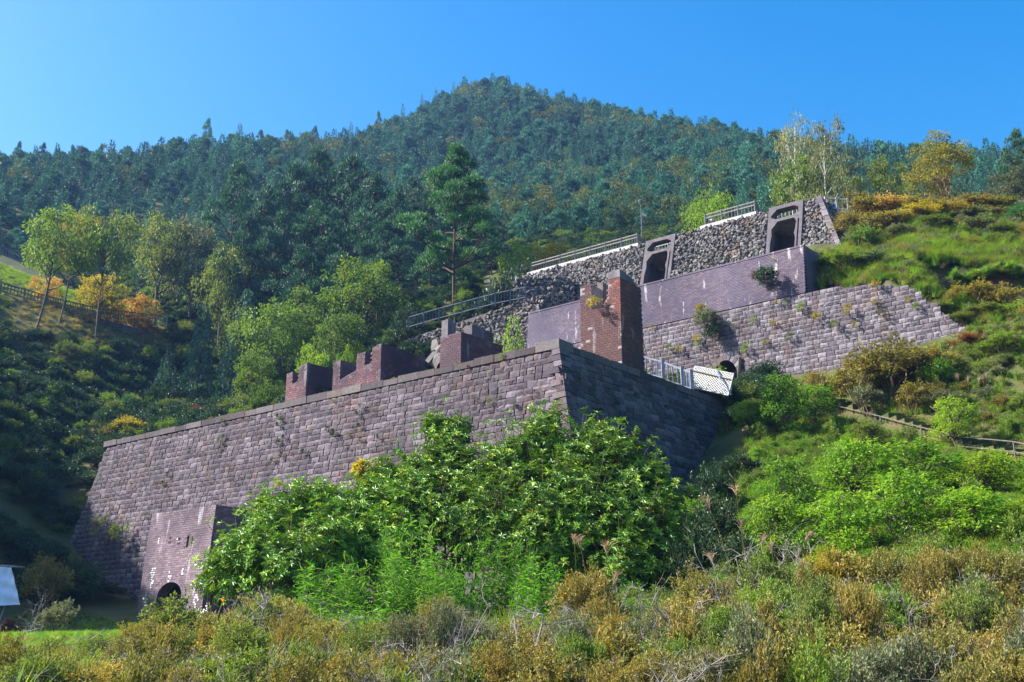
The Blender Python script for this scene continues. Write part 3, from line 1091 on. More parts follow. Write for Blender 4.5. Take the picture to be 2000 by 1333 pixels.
def lay_rubble(face, cand, parent, keep, r, mat, meshes, size=(.26, .5), name='stone', depth=.095, ang0=-.5):
    """stones of uneven outline, thrown together: cand is an array of a, b"""
    n = len(cand)
    L = r.uniform(*size, n); H = L * r.uniform(.55, .95, n)
    ang = r.normal(ang0, .6, n)
    which = r.integers(0, len(RUB), n)
    P = face.pt(cand[:, 0], cand[:, 1])
    u, v, dep = proj(P)
    ok = (u > 0) & (u < 2000)
    order = np.argsort(-(L * H / dep ** 2 * ok))
    single = set(order[:keep].tolist())
    Rm = face.rot()
    mbx = MB()
    pl = parent.location.copy()
    for i in range(n):
        c, s_ = math.cos(ang[i]), math.sin(ang[i])
        Q = np.array([[c, -s_, 0], [s_, c, 0], [0, 0, 1]])
        off = r.uniform(-.05, .05)
        tl = r.normal(0, .18, 2)
        Q = Q @ np.array(Matrix.Rotation(tl[0], 3, 'X') @ Matrix.Rotation(tl[1], 3, 'Y'))
        S = np.array([L[i] * 1.12, H[i] * 1.12, depth])
        if i in single:
            o = bpy.data.objects.new(name, meshes[which[i]])
            o.parent = parent
            o.matrix_basis = Matrix.Translation(Vector(face.pt(cand[i, 0], cand[i, 1], off)) - pl) @ Matrix((Rm @ Q).tolist()).to_4x4() @ Matrix.Diagonal((*S, 1))
            sc.collection.objects.link(o)
        else:
            V, F, cap_ = RUB[which[i]]
            W = face.O + ((V * S) @ Q.T + np.array([cand[i, 0], cand[i, 1], off])) @ Rm.T
            t = r.uniform()
            mbx.add(W, F, t); mbx.add(W, cap_, t)
    if mbx.n:
        o = part(name, mbx, [mat], parent)
        o['kind'] = 'stuff'


def grid_pts(a0, a1, b0, b1, sa, sb, inside, r):
    out = []
    row = 0
    b = b0
    while b < b1:
        a = a0 + (sa / 2 if row % 2 else 0)
        while a < a1:
            p = (a + r.uniform(-.3, .3) * sa, b + r.uniform(-.3, .3) * sb)
            if inside(*p):
                out.append(p)
            a += sa
        b += sb
        row += 1
    return np.array(out)


g4 = grid_pts(aL4, 2.4, .08, 5.6, .25, .19, lambda a, b: not (PA[0] - .12 < a < PA[1] + .1 or PB[0] - .12 < a < PB[1] + .1) and a < .34 * b - .3, ri)
lay_rubble(F4, g4, w3, 280, ri, M['rubble'], rub_me, size=(.21, .40), depth=.085)
g5 = grid_pts(-.8, 4.2, .2, 5.5, .36, .28, lambda a, b: a > -.3 * b + .1, ri)
lay_rubble(F5, g5, w3, 0, ri, M['rubble'], rub_me)
bq = .0
while bq < 5.4:                                                      # squared pale quoins up the right-hand arris
    m = MB()
    h = float(ri.uniform(.26, .36)); L = float(ri.uniform(.35, .6))
    e0, e1 = .34 * bq, .34 * (bq + h)
    slab(F4, [(e0 - L, bq), (e0 - .01, bq), (e1 - .01, bq + h - .02), (e1 - L, bq + h - .02)], -.4, .06 + float(ri.uniform(0, .05)), m)
    part('quoin', m, M['stone_upper'], w3)
    bq += h
# white concrete kerbs under the fences
for x0, x1, lift in ((F4.hit(1030, 530)[0], F4.hit(1246, 475)[0], .22), (F4.hit(1366, 447)[0], F4.hit(1476, 416)[0], .22)):
    mb = MB(); slab(F4, [(x0, -lift), (x1, -lift), (x1, .12), (x0, .12)], -.6, -.02, mb)
    part('kerb', mb, M['coping_white'], w3)

for k_, (p0, p1, lab) in enumerate(((PA[0], PA[1], 'leaning concrete frame with an eight-sided hole, behind the brick tower'), (PB[0], PB[1], 'leaning concrete frame with an eight-sided hole, near the pale corner stones'))):
    root = thing('concrete_chute', lab, 'frame', F4.pt(p0, 0), 'concrete frames in the rubble wall')
    w = p1 - p0
    s = w / 2.58
    X = lambda pts: [(p0 + a_ * s, b_) for a_, b_ in pts]
    octo = X([(.22, .72), (.62, .25), (1.88, .25), (2.26, .5), (2.26, .86), (1.92, 1.1), (.56, 1.1), (.22, .9)])
    low = X([(.30, 6.0), (.28, 3.2), (.36, 2.5), (.30, 1.95), (.74, 1.36), (1.98, 1.36), (2.13, 1.7), (2.1, 2.3), (2.02, 2.7), (2.12, 3.1), (2.1, 6.0)])
    slot = X([(2.25, 1.55), (2.36, 1.5), (2.34, 6.0), (2.24, 6.0)])
    mb = MB()
    plate(F4, X([(0, -.06), (2.58, -.06), (2.58, 6.3), (0, 6.3)]), [octo, low, slot], -.42, .10, mb)
    part('front_plate', mb, M['concrete'], root)
    mb = MB()
    slab(F4, X([(.03, 1.15), (2.55, 1.15), (2.55, 1.34), (.03, 1.34)]), -2.0, -.43, mb)
    part('floor_slab', mb, M['concrete'], root)
    for x in (.06, 2.42):
        mb = MB()
        slab(F4, X([(x, 0.02), (x + .1, 0.02), (x + .1, 6.2), (x, 6.2)]), -2.0, -.43, mb)
        part('side_wall', mb, M['concrete_dark'], root)  # side and back walls are darkened in colour for the recess shade
    mb = MB()
    slab(F4, X([(.0, 1.36), (2.58, 1.36), (2.58, 6.2), (.0, 6.2)]), -2.3, -2.02, mb)
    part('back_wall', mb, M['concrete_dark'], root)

# ------------------------------------------------------------------ the rubble walls below the stair on the far side
K4 = pY(1059, 575, 55.6)
F6 = Face(K4, -d1, n1, 0.16)
w4 = thing('rubble_stair_wall', 'shaded rubble wall stepping down to the left under the stair fence', 'wall', K4)
tl6 = [F6.hit(u, v) for u, v in ((790, 662), (830, 650), (880, 634), (930, 617), (975, 603), (1005, 590), (1012, 586), (1059, 575))]
mb = MB(); slab(F6, tl6 + [(0, 5.0), (tl6[0][0], 7.0)], -1.3, -.09, mb); part('core', mb, M['mortar'], w4)
FS6 = Face(K4, d2, n2, 0.1)
slab_m = MB(); slab(FS6, [(.05, .03), (4, .03), (4, 4.5), (0.05, 4.5)], -.8, -.07, slab_m); part('return_core', slab_m, M['mortar'], w4)
ta, tb = [p[0] for p in tl6], [p[1] for p in tl6]
g6 = grid_pts(tl6[0][0], 0, -.1, 7, .36, .29, lambda a, b: b > np.interp(a, ta, tb) + .1, ri)
lay_rubble(F6, g6, w4, 120, ri, M['rubble'], rub_me)
lay_rubble(FS6, grid_pts(.1, 4, .1, 4.4, .36, .29, lambda a, b: True, ri), w4, 0, ri, M['rubble'], rub_me)
K5 = pY(1122, 541, 57.0)
F7 = Face(K5, (1.0, -0.02), (-.02, -1.0), 0.2)
w5 = thing('dark_rubble_wall', 'shadowed rubble wall below the left end of the topmost fence, behind the stair fence', 'wall', K5)
a5 = F7.hit(1008, 549)[0]
mb = MB(); slab(F7, [(a5, .05), (0, .05), (0, 4.5), (a5, 4.5)], -1.0, -.09, mb); part('core', mb, M['mortar'], w5)
lay_rubble(F7, grid_pts(a5, 0, .05, 4.4, .36, .28, lambda a, b: True, ri), w5, 100, ri, M['rubble'], rub_me)

# ------------------------------------------------------------------ brick recess under the turf on the right
FRc = Face(KR, (0.95, -0.30), (-.30, -.95), 0.0)
w6 = thing('brick_recess_wall', 'dark brick wall in the shaded recess under the overhanging turf', 'wall', KR)
a6 = FRc.hit(1800, 536)[0]
mb = MB(); slab(FRc, [(a6, -.1), (1.5, -.1), (1.5, 3.2), (a6, 3.2)], -.6, -.02, mb); part('core', mb, M['joint_dark'], w6)
lay(FRc, courses(a6, 1.5, 0, 3.1, .11, .2, .3, lambda a, b: True, ri, bond=.26), BRICKS, brick_me_u, M['brick_purple'], w6, 'brick', .014, .03, ri, keep=0)
mb = MB()
xs_ = np.linspace(a6 + 1.6, 1.8, 26)
lip = .25 + .35 * np.abs(np.sin(xs_ * 2.3)) + ri.uniform(0, .25, 26)
dz_ = ri.uniform(-.12, .16, 26) + .1 * np.sin(xs_ * 1.7)
rows_ = [FRc.pt(xs_, dz_ - .75, -2.6), FRc.pt(xs_, dz_ - .5, lip - .35), FRc.pt(xs_, dz_ - .22, lip), FRc.pt(xs_, dz_ + .08, lip - .06), FRc.pt(xs_, dz_ * 0 + .0, np.full(26, -.3))]
V_ = np.stack(rows_)
ii_ = np.arange(5 * 26).reshape(5, 26)
mb.add(V_.reshape(-1, 3), np.stack([ii_[:-1, :-1], ii_[1:, :-1], ii_[1:, 1:], ii_[:-1, 1:]], -1).reshape(-1, 4))
part('turf_ledge', mb, M['soil'], w6)
LIP = np.concatenate([FRc.pt(xs_, dz_ + .05, lip - .1), FRc.pt(xs_ + .12, dz_ - .12, lip), FRc.pt(xs_ + .2, dz_ + .06, lip - .5)])

# ------------------------------------------------------------------ concrete retaining wall of the left terrace
KL = pY(192, 624, 71.2)
KLr = pY(345, 634, 76)
FL = Face(KL, (KLr - KL)[:2], (.1, -1), 0.03)
w7 = thing('terrace_retaining_wall', 'dark smooth concrete wall under the left terrace fence', 'wall', KL)
aL7 = FL.hit(343, 660)[0]
mb = MB()
np_ = 7
slab(FL, [(-1.0, -.1), (aL7, -.1), (aL7, 5.5), (-1.0, 1.2)], -1.0, -.05, mb)
part('core', mb, M['concrete_dark'], w7)
for i in range(np_):
    x0, x1 = aL7 * i / np_, aL7 * (i + 1) / np_ - .03
    m = MB(); slab(FL, [(x0, -.12), (x1, -.12), (x1, 1.2 + 4.2 * (i + 1) / np_), (x0, 1.2 + 4.2 * i / np_)], -.3, float(ri.uniform(0, .02)), m)
    part('panel', m, M['concrete_dark'], w7)


# ------------------------------------------------------------------ fences
def fence(name, label, pts, h, step, nbal, mat, rail=(.09, .09), post=(.13, 1.12), bal=.05, rails=(1.0, .16), group=None, mid=None):
    pts = [np.asarray(p, float) for p in pts]
    root = thing(name, label, 'fence', pts[0], group)
    base = Vector(pts[0])
    pm = MB(); box(pm, (0, 0, h * post[1] / 2 - .1), (post[0], post[0], h * post[1] + .2)); pm = pm.mesh('post', [mat])
    bl = h * (rails[0] - rails[-1]) if len(rails) > 1 else h
    bm_ = MB(); box(bm_, (0, 0, h * (rails[0] + rails[-1]) / 2), (bal, bal, bl)); bm_ = bm_.mesh('baluster', [mat])

    def put(nm, me, p):
        o = bpy.data.objects.new(nm, me); o.parent = root; o.location = Vector(p) - base
        sc.collection.objects.link(o)
    last = None
    for p, q in zip(pts[:-1], pts[1:]):
        L = np.linalg.norm((q - p)[:2])
        k = max(1, int(round(L / step)))
        for i in range(k):
            s, e = p + (q - p) * i / k, p + (q - p) * (i + 1) / k
            put('post', pm, s)
            for rz in rails + ((mid,) if mid else ()):
                m = MB(); bar(m, s + [0, 0, h * rz], e + [0, 0, h * rz], rail[0], rail[1])
                part('rail', m, [mat], root)
            for j in range(nbal):
                put('baluster', bm_, s + (e - s) * (j + 1) / (nbal + 1))
    put('post', pm, pts[-1])
    return root


FH = lambda F_, rows, b=0.0, n=-.2: [F_.pt(F_.hit(u, v)[0], b, n) for u, v in rows]
fB = FH(F4, [(1036, 526), (1243, 474)], -.2, -.25)
fence('terrace_fence', 'long grey fence along the white kerb of the topmost wall, left of the first frame', fB + [fB[-1] + np.array([1.2, 2.6, -.1]), fB[-1] + np.array([2.6, 5.6, -.3])], .92, 1.55, 5, M['fence_grey'], group=None, bal=.055, mid=.72)
fC = FH(F4, [(1376, 440), (1473, 413)], -.2, -.25)
fence('terrace_fence', 'short grey fence on the white kerb between the two concrete frames', [fC[0] + np.array([.6, 1.6, 0]), *fC, fC[-1] + np.array([1.6, 3.4, -.3])], .95, 1.6, 4, M['fence_grey'], bal=.055, mid=.72)
for k_, (p, lab) in enumerate(((PA, 'white fence glimpsed through the eight-sided hole behind the brick tower'), (PB, 'white fence glimpsed through the eight-sided hole near the pale corner stones'))):
    q0, q1 = F4.pt(p[0] + .2, .9, -1.35), F4.pt(p[1] - .12, .9, -1.35)
    q0[2] = q1[2] = Z3 - 1.02 + .25 * k_
    fence('white_fence', lab, [q0, q1], .95, 1.1, 3, M['white_paint'], group='white fences behind the concrete frames', bal=.06)
    m = MB(); q0[2] = q1[2] = Z3 - 1.12 + .25 * k_; bar(m, q0 - F4.nh * .2, q1 - F4.nh * .2, .2, .5)
    tag(obj('white_parapet', m.mesh('white_parapet', [M['coping_white']])), 'low white parapet under the fence behind ' + ('the first concrete frame by the tower' if k_ == 0 else 'the concrete frame near the corner stones'), 'parapet')
q0 = F4.pt(-.3, -.05, -1.6); q1 = F4.pt(1.0, -.05, -2.4)
fence('terrace_fence', 'short white fence end at the top right corner of the rubble wall', [q0, q1], .9, .7, 1, M['white_paint'], bal=.05)
Yw = 60.3
wk = [pY(u, v, Y) for u, v, Y in ((798, 641, 59.6), (857, 624, 58.6), (902, 612, 57.9), (967, 595, 57.0), (1027, 583, 56.2), (1131, 603, 56.8))]
fence('stair_fence', 'blue grey steel fence climbing beside the dark pine and turning behind the brick tower', wk, .92, 1.75, 4, M['fence_dark'], rail=(.06, .06), post=(.12, 1.1), bal=.05, rails=(1.0, .1))
fe = [pY(1252, 729, 37.4), pY(1296, 741, 37.0), pY(1334, 756, 36.6), pY(1352, 763, 36.4)]
fence('terrace_fence', 'blue grey fence at the right of the red tower in front of the arched wall', fe, .93, 1.15, 3, M['fence_blue'], rail=(.08, .09), post=(.17, 1.12), bal=.065, rails=(.95, .05))
fence('upper_path_fence', 'dark fence at the left edge above the grassy bank', [pY(-60, 478, 78), pY(0, 498, 79), pY(83, 527, 80.5)], .95, 2.0, 7, M['fence_dark'], rail=(.08, .08), bal=.06)
lf = [pY(-60, 553, 65.5), pY(0, 571, 66.5), pY(92, 598, 68.5), pY(193, 622, 71), pY(302, 632.5, 75)]
fence('lower_terrace_fence', 'long brown fence under the yellow bushes on the left terrace', lf, .95, 2.0, 6, M['fence_brown'], rail=(.09, .09), bal=.07, mid=.6)
fence('terrace_fence', 'pale steel railing stub at the right end of the brown terrace fence', [pY(305, 632, 75.2), pY(345, 638, 77)], .95, 1.6, 2, M['fence_blue'], rail=(.07, .07), bal=.04, mid=.5)
fence('wooden_fence', 'small brown fence in the shade left of the tall pine', [pY(783, 575, 66), pY(812, 572, 67)], 1.0, 1.4, 1, M['fence_brown'], rail=(.1, .1), bal=.05, mid=.5)
rail_pts = [pY(u, v, Y) for u, v, Y in ((1612, 818, 37), (1723, 848, 33.5), (1803, 872, 31.3), (1880, 893, 29.6), (1985, 905, 27.9), (2110, 935, 26))]
root = thing('path_railing', 'thin pipe railing with two rails along the path on the right slope', 'railing', rail_pts[0])
for p in rail_pts:
    m = MB(); tube(m, [p - [0, 0, .4], p + [0, 0, .82]], .035, 6); part('post', m, [M['rail_steel']], root)
for p, q in zip(rail_pts[:-1], rail_pts[1:]):
    for h in (.8, .42):
        m = MB(); tube(m, [p + [0, 0, h], q + [0, 0, h]], .024, 6); part('rail', m, [M['rail_steel']], root)
# the path itself: a strip of trodden earth with timber-edged steps
NSt = 26
pth = thing('stepped_path', 'trodden earth path with timber edged steps behind the pipe railing', 'path', rail_pts[0])
pth['kind'] = 'structure'
for i in range(NSt):
    t = i / (NSt - 1) * (len(rail_pts) - 1)
    k0 = min(int(t), len(rail_pts) - 2)
    p = rail_pts[k0] + (rail_pts[k0 + 1] - rail_pts[k0]) * (t - k0)
    dr = rail_pts[k0 + 1] - rail_pts[k0]; dr = dr / np.linalg.norm(dr[:2])
    c = p + np.array([-dr[1], dr[0], 0]) * .8 * (1 if -dr[1] > 0 else -1)
    c[2] = max(float(ground(c[0], c[1])), p[2] - .15) + .03
    m = MB(); box(m, c - [0, 0, .25], (.85, 1.3, .5), np.stack([[dr[0], dr[1], 0], [-dr[1], dr[0], 0], [0, 0, 1]], 1)); o = part('step', m, [M['soil']], pth)

# ------------------------------------------------------------------ white lattice screen leaning before the drain
lat = [pY(1357.5, 716, 37.7), pY(1432.5, 731, 36.7), pY(1422, 773, 36.2), pY(1351, 757, 37.2)]
lt = thing('lattice_screen', 'white diagonal lattice screen leaning crookedly before the arched drain', 'screen', lat[3])
la, lb_ = lat[1] - lat[0], lat[3] - lat[0]
W_, H_ = np.linalg.norm(la), np.linalg.norm(lb_)
ea, eb = la / W_, lb_ / H_
en = np.cross(ea, eb); en /= np.linalg.norm(en)
for p, q in ((0, 1), (1, 2), (2, 3), (3, 0)):
    m = MB(); bar(m, lat[p], lat[q], .05, .06, up=en); part('frame_bar', m, [M['white_paint']], lt)
sp_ = .17
for sgn in (1, -1):
    k0 = -int(H_ / sp_) - 1
    for i in range(k0, int((W_ + H_) / sp_) + 2):
        c0 = i * sp_
        # a + sgn*b = c0 clipped to the frame
        pts = []
        for b_ in (0, H_):
            a_ = c0 - sgn * b_ if sgn > 0 else c0 + b_
            if 0 <= a_ <= W_:
                pts.append((a_, b_))
        for a_ in (0, W_):
            b_ = (c0 - a_) if sgn > 0 else (a_ - c0)
            if 0 < b_ < H_:
                pts.append((a_, b_))
        if len(pts) >= 2 and math.dist(pts[0], pts[1]) > .12:
            m = MB()
            bar(m, lat[0] + ea * pts[0][0] + eb * pts[0][1] + en * .011 * sgn, lat[0] + ea * pts[1][0] + eb * pts[1][1] + en * .011 * sgn, .044, .016, up=en)
            part('slat', m, [M['white_paint']], lt)
m = MB(); bar(m, lat[0] + eb * H_ * .26 - ea * .18 - en * .06, lat[1] + eb * H_ * .32 - ea * .05 - en * .06, .05, .12, up=en); part('cross_rail', m, [M['fence_grey']], lt)
m = MB(); bar(m, lat[0] + ea * W_ * .57 - en * .12, lat[2] - ea * .08 - en * .3, .05, .05); part('brace', m, [M['fence_blue']], lt)

# ------------------------------------------------------------------ lamp, white lantern, blue sheet, white tarp
lp0 = F4.pt(F4.hit(1236, 474)[0], -.1, -1.6)
lamp = thing('street_lamp', 'slim lamp post with a cup-shaped head behind the topmost fence', 'lamp', lp0)
zt = ztop(lp0[0], lp0[1], 398)
m = MB(); tube(m, [lp0 - [0, 0, .3], [lp0[0], lp0[1], zt]], [.05, .035], 8); part('pole', m, [M['fence_dark']], lamp)
m = MB(); tube(m, [[lp0[0], lp0[1], zt - .02], [lp0[0], lp0[1], zt + .2], [lp0[0], lp0[1], zt + .26]], [.09, .24, .22], 12); part('lamp_head', m, [M['fence_grey']], lamp)
zc = ztop(lp0[0], lp0[1], 421)
m = MB(); bar(m, [lp0[0], lp0[1], zc + .12], [lp0[0] + .4, lp0[1] - .1, zc - .1], .06, .2); part('side_box', m, [M['fence_grey']], lamp)
m = MB(); bar(m, [lp0[0], lp0[1], zc - .55], [lp0[0] + .25, lp0[1], zc - .55], .12, .3); part('junction_box', m, [M['fence_grey']], lamp)
q = fC[0] + np.array([.7, .9, 0])
m = MB(); tube(m, [q - [0, 0, .2], q + [0, 0, .75], q + [0, 0, .8], q + [0, 0, .95], q + [0, 0, 1.0]], [.16, .16, .26, .26, .05], 12)
tag(obj('white_bollard', m.mesh('white_bollard', [M['white_paint']])), 'short white bollard behind the left end of the short kerb fence', 'bollard')
M['blue_sheet'] = plain_mat('blue sheet', (0.02, 0.09, 0.35), (0.04, 0.14, 0.5), 1.5)
q0, q1 = F4.pt(PB[0] - .2, 0, -6.0), F4.pt(PB[0] + 2.8, 0, -6.0)
for q in (q0, q1):
    q[2] = Z3 + .95
m = MB()
bar(m, q0, q1, 1.6, 1.0)
bar(m, q0 + [0, 0, .52], q1 + [0, 0, .52], 1.3, .12)
tag(obj('blue_sheeted_stack', m.mesh('blue_sheeted_stack', [M['blue_sheet']])), 'low stack covered with blue sheet behind the concrete frame near the corner stones', 'tarpaulin')
M['tarp'] = plain_mat('white plastic sheet', (0.55, 0.60, 0.74), (0.66, 0.70, 0.82), 2.0, 0.45, .5, .06, .5)
tY = 35.2
q = [pY(-70, 1103, tY), pY(23, 1109, tY), pY(39, 1184, tY - .3), pY(-70, 1176, tY - .4)]
tr = thing('white_tarp', 'white plastic sheet hung from a pole at the left edge beside the meadow', 'tarpaulin', [q[0][0], q[0][1], float(ground(q[0][0], q[0][1]))])
m = MB()
n_ = 25
gs, gt = np.meshgrid(np.linspace(0, 1, n_), np.linspace(0, 1, n_))
Pq = ((1 - gs)[..., None] * q[0] + gs[..., None] * q[1]) * (1 - gt)[..., None] + ((1 - gs)[..., None] * q[3] + gs[..., None] * q[2]) * gt[..., None]
fold = .06 * np.sin((gs - .98) * 9 / (.25 + gt)) + .05 * np.sin(gs * 14 + gt * 5) * gt + .035 * np.sin((gs + gt * .6) * 26) * (1 - gt) + .03 * np.sin(gt * 17 - gs * 6)
Pq = Pq + fold[..., None] * np.array([.2, -1.0, 0]) + np.array([0, 0, 1.0]) * (.05 * np.sin(gs * 8) * gt * gt)[..., None]
ii = np.arange(n_ * n_).reshape(n_, n_)
m.add(Pq.reshape(-1, 3), np.stack([ii[:-1, :-1], ii[1:, :-1], ii[1:, 1:], ii[:-1, 1:]], -1).reshape(-1, 4))
part('sheet', m, [M['tarp']], tr, True)
m = MB(); tube(m, [q[0] + [0, .05, .06], q[1] + [0, .05, .05], pY(48, 1108, tY)], [.05, .05, .02], 6); part('pole', m, [M['twig']], tr)
g_ = q[3].copy(); g_[2] = float(ground(g_[0], g_[1]))
m = MB(); tube(m, [pY(11, 1180, tY), pY(-2, 1215, tY - .5)], .03, 6); part('stay', m, [M['twig']], tr)
m = MB(); tube(m, [[q[0][0] + .3, q[0][1] + .1, g_[2] - .3], q[0] + [.3, .1, .1]], .05, 6); part('upright', m, [M['twig']], tr)

# ------------------------------------------------------------------ vegetation: leaves, crowns, trunks
def unit(v):
    return v / (np.linalg.norm(v, axis=-1, keepdims=True) + 1e-9)


def leaves(mb, pos, axis, nrm, L, W, tint, mat=0, fold=0.0, six=False):
    """many leaves at once: each a pointed blade (four corners, or six with a crease along the midrib)"""
    n = len(pos)
    axis = unit(axis)
    side = unit(np.cross(axis, nrm))
    nrm = np.cross(side, axis)
    L = np.broadcast_to(np.asarray(L, float), (n,))[:, None]
    W = np.broadcast_to(np.asarray(W, float), (n,))[:, None] / 2
    tint = np.broadcast_to(np.asarray(tint, float), (n,))
    if not six:
        V = np.stack([pos, pos + axis * L * .45 + side * W + nrm * W * fold, pos + axis * L - nrm * L * .12, pos + axis * L * .45 - side * W + nrm * W * fold], 1)
        mb.add(V.reshape(-1, 3), np.arange(n * 4).reshape(n, 4), np.repeat(tint, 4), mat)
    else:
        V = np.stack([pos, pos + axis * L * .35 + side * W + nrm * W * .35, pos + axis * L * .75 + side * W * .75 + nrm * (W * .2 - L * .05), pos + axis * L - nrm * L * .16,
                      pos + axis * L * .75 - side * W * .75 + nrm * (W * .2 - L * .05), pos + axis * L * .35 - side * W + nrm * W * .35], 1)
        base = (np.arange(n) * 6)[:, None]
        F = np.concatenate([base + np.array([[0, 1, 2, 3]]), base + np.array([[0, 3, 4, 5]])], 0)
        mb.add(V.reshape(-1, 3), F, np.repeat(tint, 6), mat)


def ball(r, n, flat=1.0):
    v = unit(r.normal(size=(n, 3))) * (r.uniform(0, 1, (n, 1)) ** (1 / 2.2))
    v[:, 2] *= flat
    return v


def bend(p, q, r, k=.12, n=5):
    p, q = np.asarray(p, float), np.asarray(q, float)
    t = np.linspace(0, 1, n)[:, None]
    off = r.normal(size=3) * np.linalg.norm(q - p) * k
    return p + (q - p) * t + off * np.sin(t * math.pi)


def broadleaf(seed, lobes=8, subs=12, per=30, leafL=.045, top=1.0, low=.35, wide=.42, trunk_h=.42, trunk_r=.022, stems=1, flat=.75, bark='bark', sparse=1.0, droop=0.2, lobe_r=(.14, .2), shape=None):
    """unit tree: one metre tall, about one metre wide"""
    r = np.random.default_rng(seed)
    tm, cm = MB(), MB()
    cs = []
    for i in range(lobes):
        a = i * 2.39996 + r.uniform(-.4, .4)
        t = (i + .5) / lobes
        z = low + (top - .14 - low) * t + r.uniform(-.05, .05)
        env = math.sin(math.pi * min(1, max(.05, (z - low + .18) / (top - low + .2)))) ** .6 if shape is None else shape((z - low) / (top - low))
        rad = wide * env * r.uniform(.45, .8)
        cs.append((np.array([math.cos(a) * rad, math.sin(a) * rad, z]), r.uniform(*lobe_r) * (.7 + .5 * env)))
    for s in range(stems):
        base = np.array([0, 0, -.03]) + (r.normal(size=3) * .02 if stems > 1 else 0)
        tip = np.array([r.normal() * .03 + (s - (stems - 1) / 2) * .1, r.normal() * .03, trunk_h])
        P = bend(base, tip, r, .05, 5)
        tube(tm, P, np.linspace(trunk_r * 1.25, trunk_r * .8, 5) / (1 if stems == 1 else 1.5), 7, 0, 0)
        for c, rd in cs[s::stems]:
            zs_ = min(max(.12, c[2] - .12 - .35 * np.linalg.norm(c[:2])), tip[2])
            st = np.array([np.interp(zs_, P[:, 2], P[:, j]) for j in range(3)])
            B = bend(st, c - [0, 0, rd * .2], r, .08, 5)
            tube(tm, B, np.linspace(trunk_r * .55, trunk_r * .14, 5), 5, 0, 0, False)
            for q in range(3):
                e = c + ball(r, 1)[0] * rd * .9
                tube(tm, bend(B[3], e, r, .1, 3), np.linspace(trunk_r * .16, trunk_r * .06, 3), 4, 0, 0, False)
    for c, rd in cs:
        d = unit(r.normal(size=(subs, 3)) + [0, 0, .35])
        sc_ = c + d * rd * r.uniform(.55, 1.05, (subs, 1)) * [1.15, 1.15, flat]
        for k_ in range(subs):
            if r.uniform() > sparse:
                continue
            m = int(per * r.uniform(.6, 1.4))
            o = ball(r, m, .55) * rd * .48
            pos = sc_[k_] + o
            ax = unit(o) * .8 + d[k_] * .5 + r.normal(size=(m, 3)) * .6 - [0, 0, droop]
            nr = r.normal(size=(m, 3)) * .55 + [0, 0, 1.0]
            leaves(cm, pos, ax, nr, leafL * r.uniform(.7, 1.3, m), leafL * .55, np.clip(r.normal(.5, .16, m) + r.normal(0, .13), 0, 1), 0, .3)
    return tm.mesh('trunk', [M[bark]], True), cm.mesh('crown')


def conifer(seed, levels=17, per=6, width=.32, low=.1, droop=.25, leafL=.05, power=.85, bark='bark', spray=9, ragged=.2):
    r = np.random.default_rng(seed)
    tm, cm = MB(), MB()
    tube(tm, [[0, 0, -.03], [.004, 0, .5], [0, 0, .97]], [.02, .012, .003], 7)
    for i in range(levels):
        z = low + (1 - low) * (i / levels) ** .95
        R_ = width * (1 - (z - low) / (1 - low)) ** power + .012
        k = max(3, int(per * (.5 + R_ / width)))
        for j in range(k):
            a = j * 2 * math.pi / k + i * 1.1 + r.uniform(-.35, .35)
            Lb = R_ * r.uniform(1 - ragged, 1 + ragged * .6)
            d = np.array([math.cos(a), math.sin(a), 0])
            n = max(4, int(spray * (.35 + Lb / width)))
            t = np.sqrt(r.uniform(.03, 1, n))
            for rep in range(3):
                lat = np.cross(d, [0, 0, 1]) * (r.uniform(-1, 1, n) * (1.05 - t) * Lb * .55)[:, None]
                pos = np.array([0, 0, z]) + d * (t * Lb)[:, None] + lat + np.array([0, 0, 1.]) * (-droop * Lb * t ** 1.6 + r.normal(0, .012, n) + .02)[:, None]
                ax = d * .8 + lat * 6 + r.normal(size=(n, 3)) * .35 - [0, 0, droop * .6]
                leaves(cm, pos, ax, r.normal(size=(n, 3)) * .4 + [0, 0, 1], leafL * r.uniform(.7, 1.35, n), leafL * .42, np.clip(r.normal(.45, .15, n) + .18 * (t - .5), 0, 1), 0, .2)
    return tm.mesh('trunk', [M[bark]], True), cm.mesh('crown')


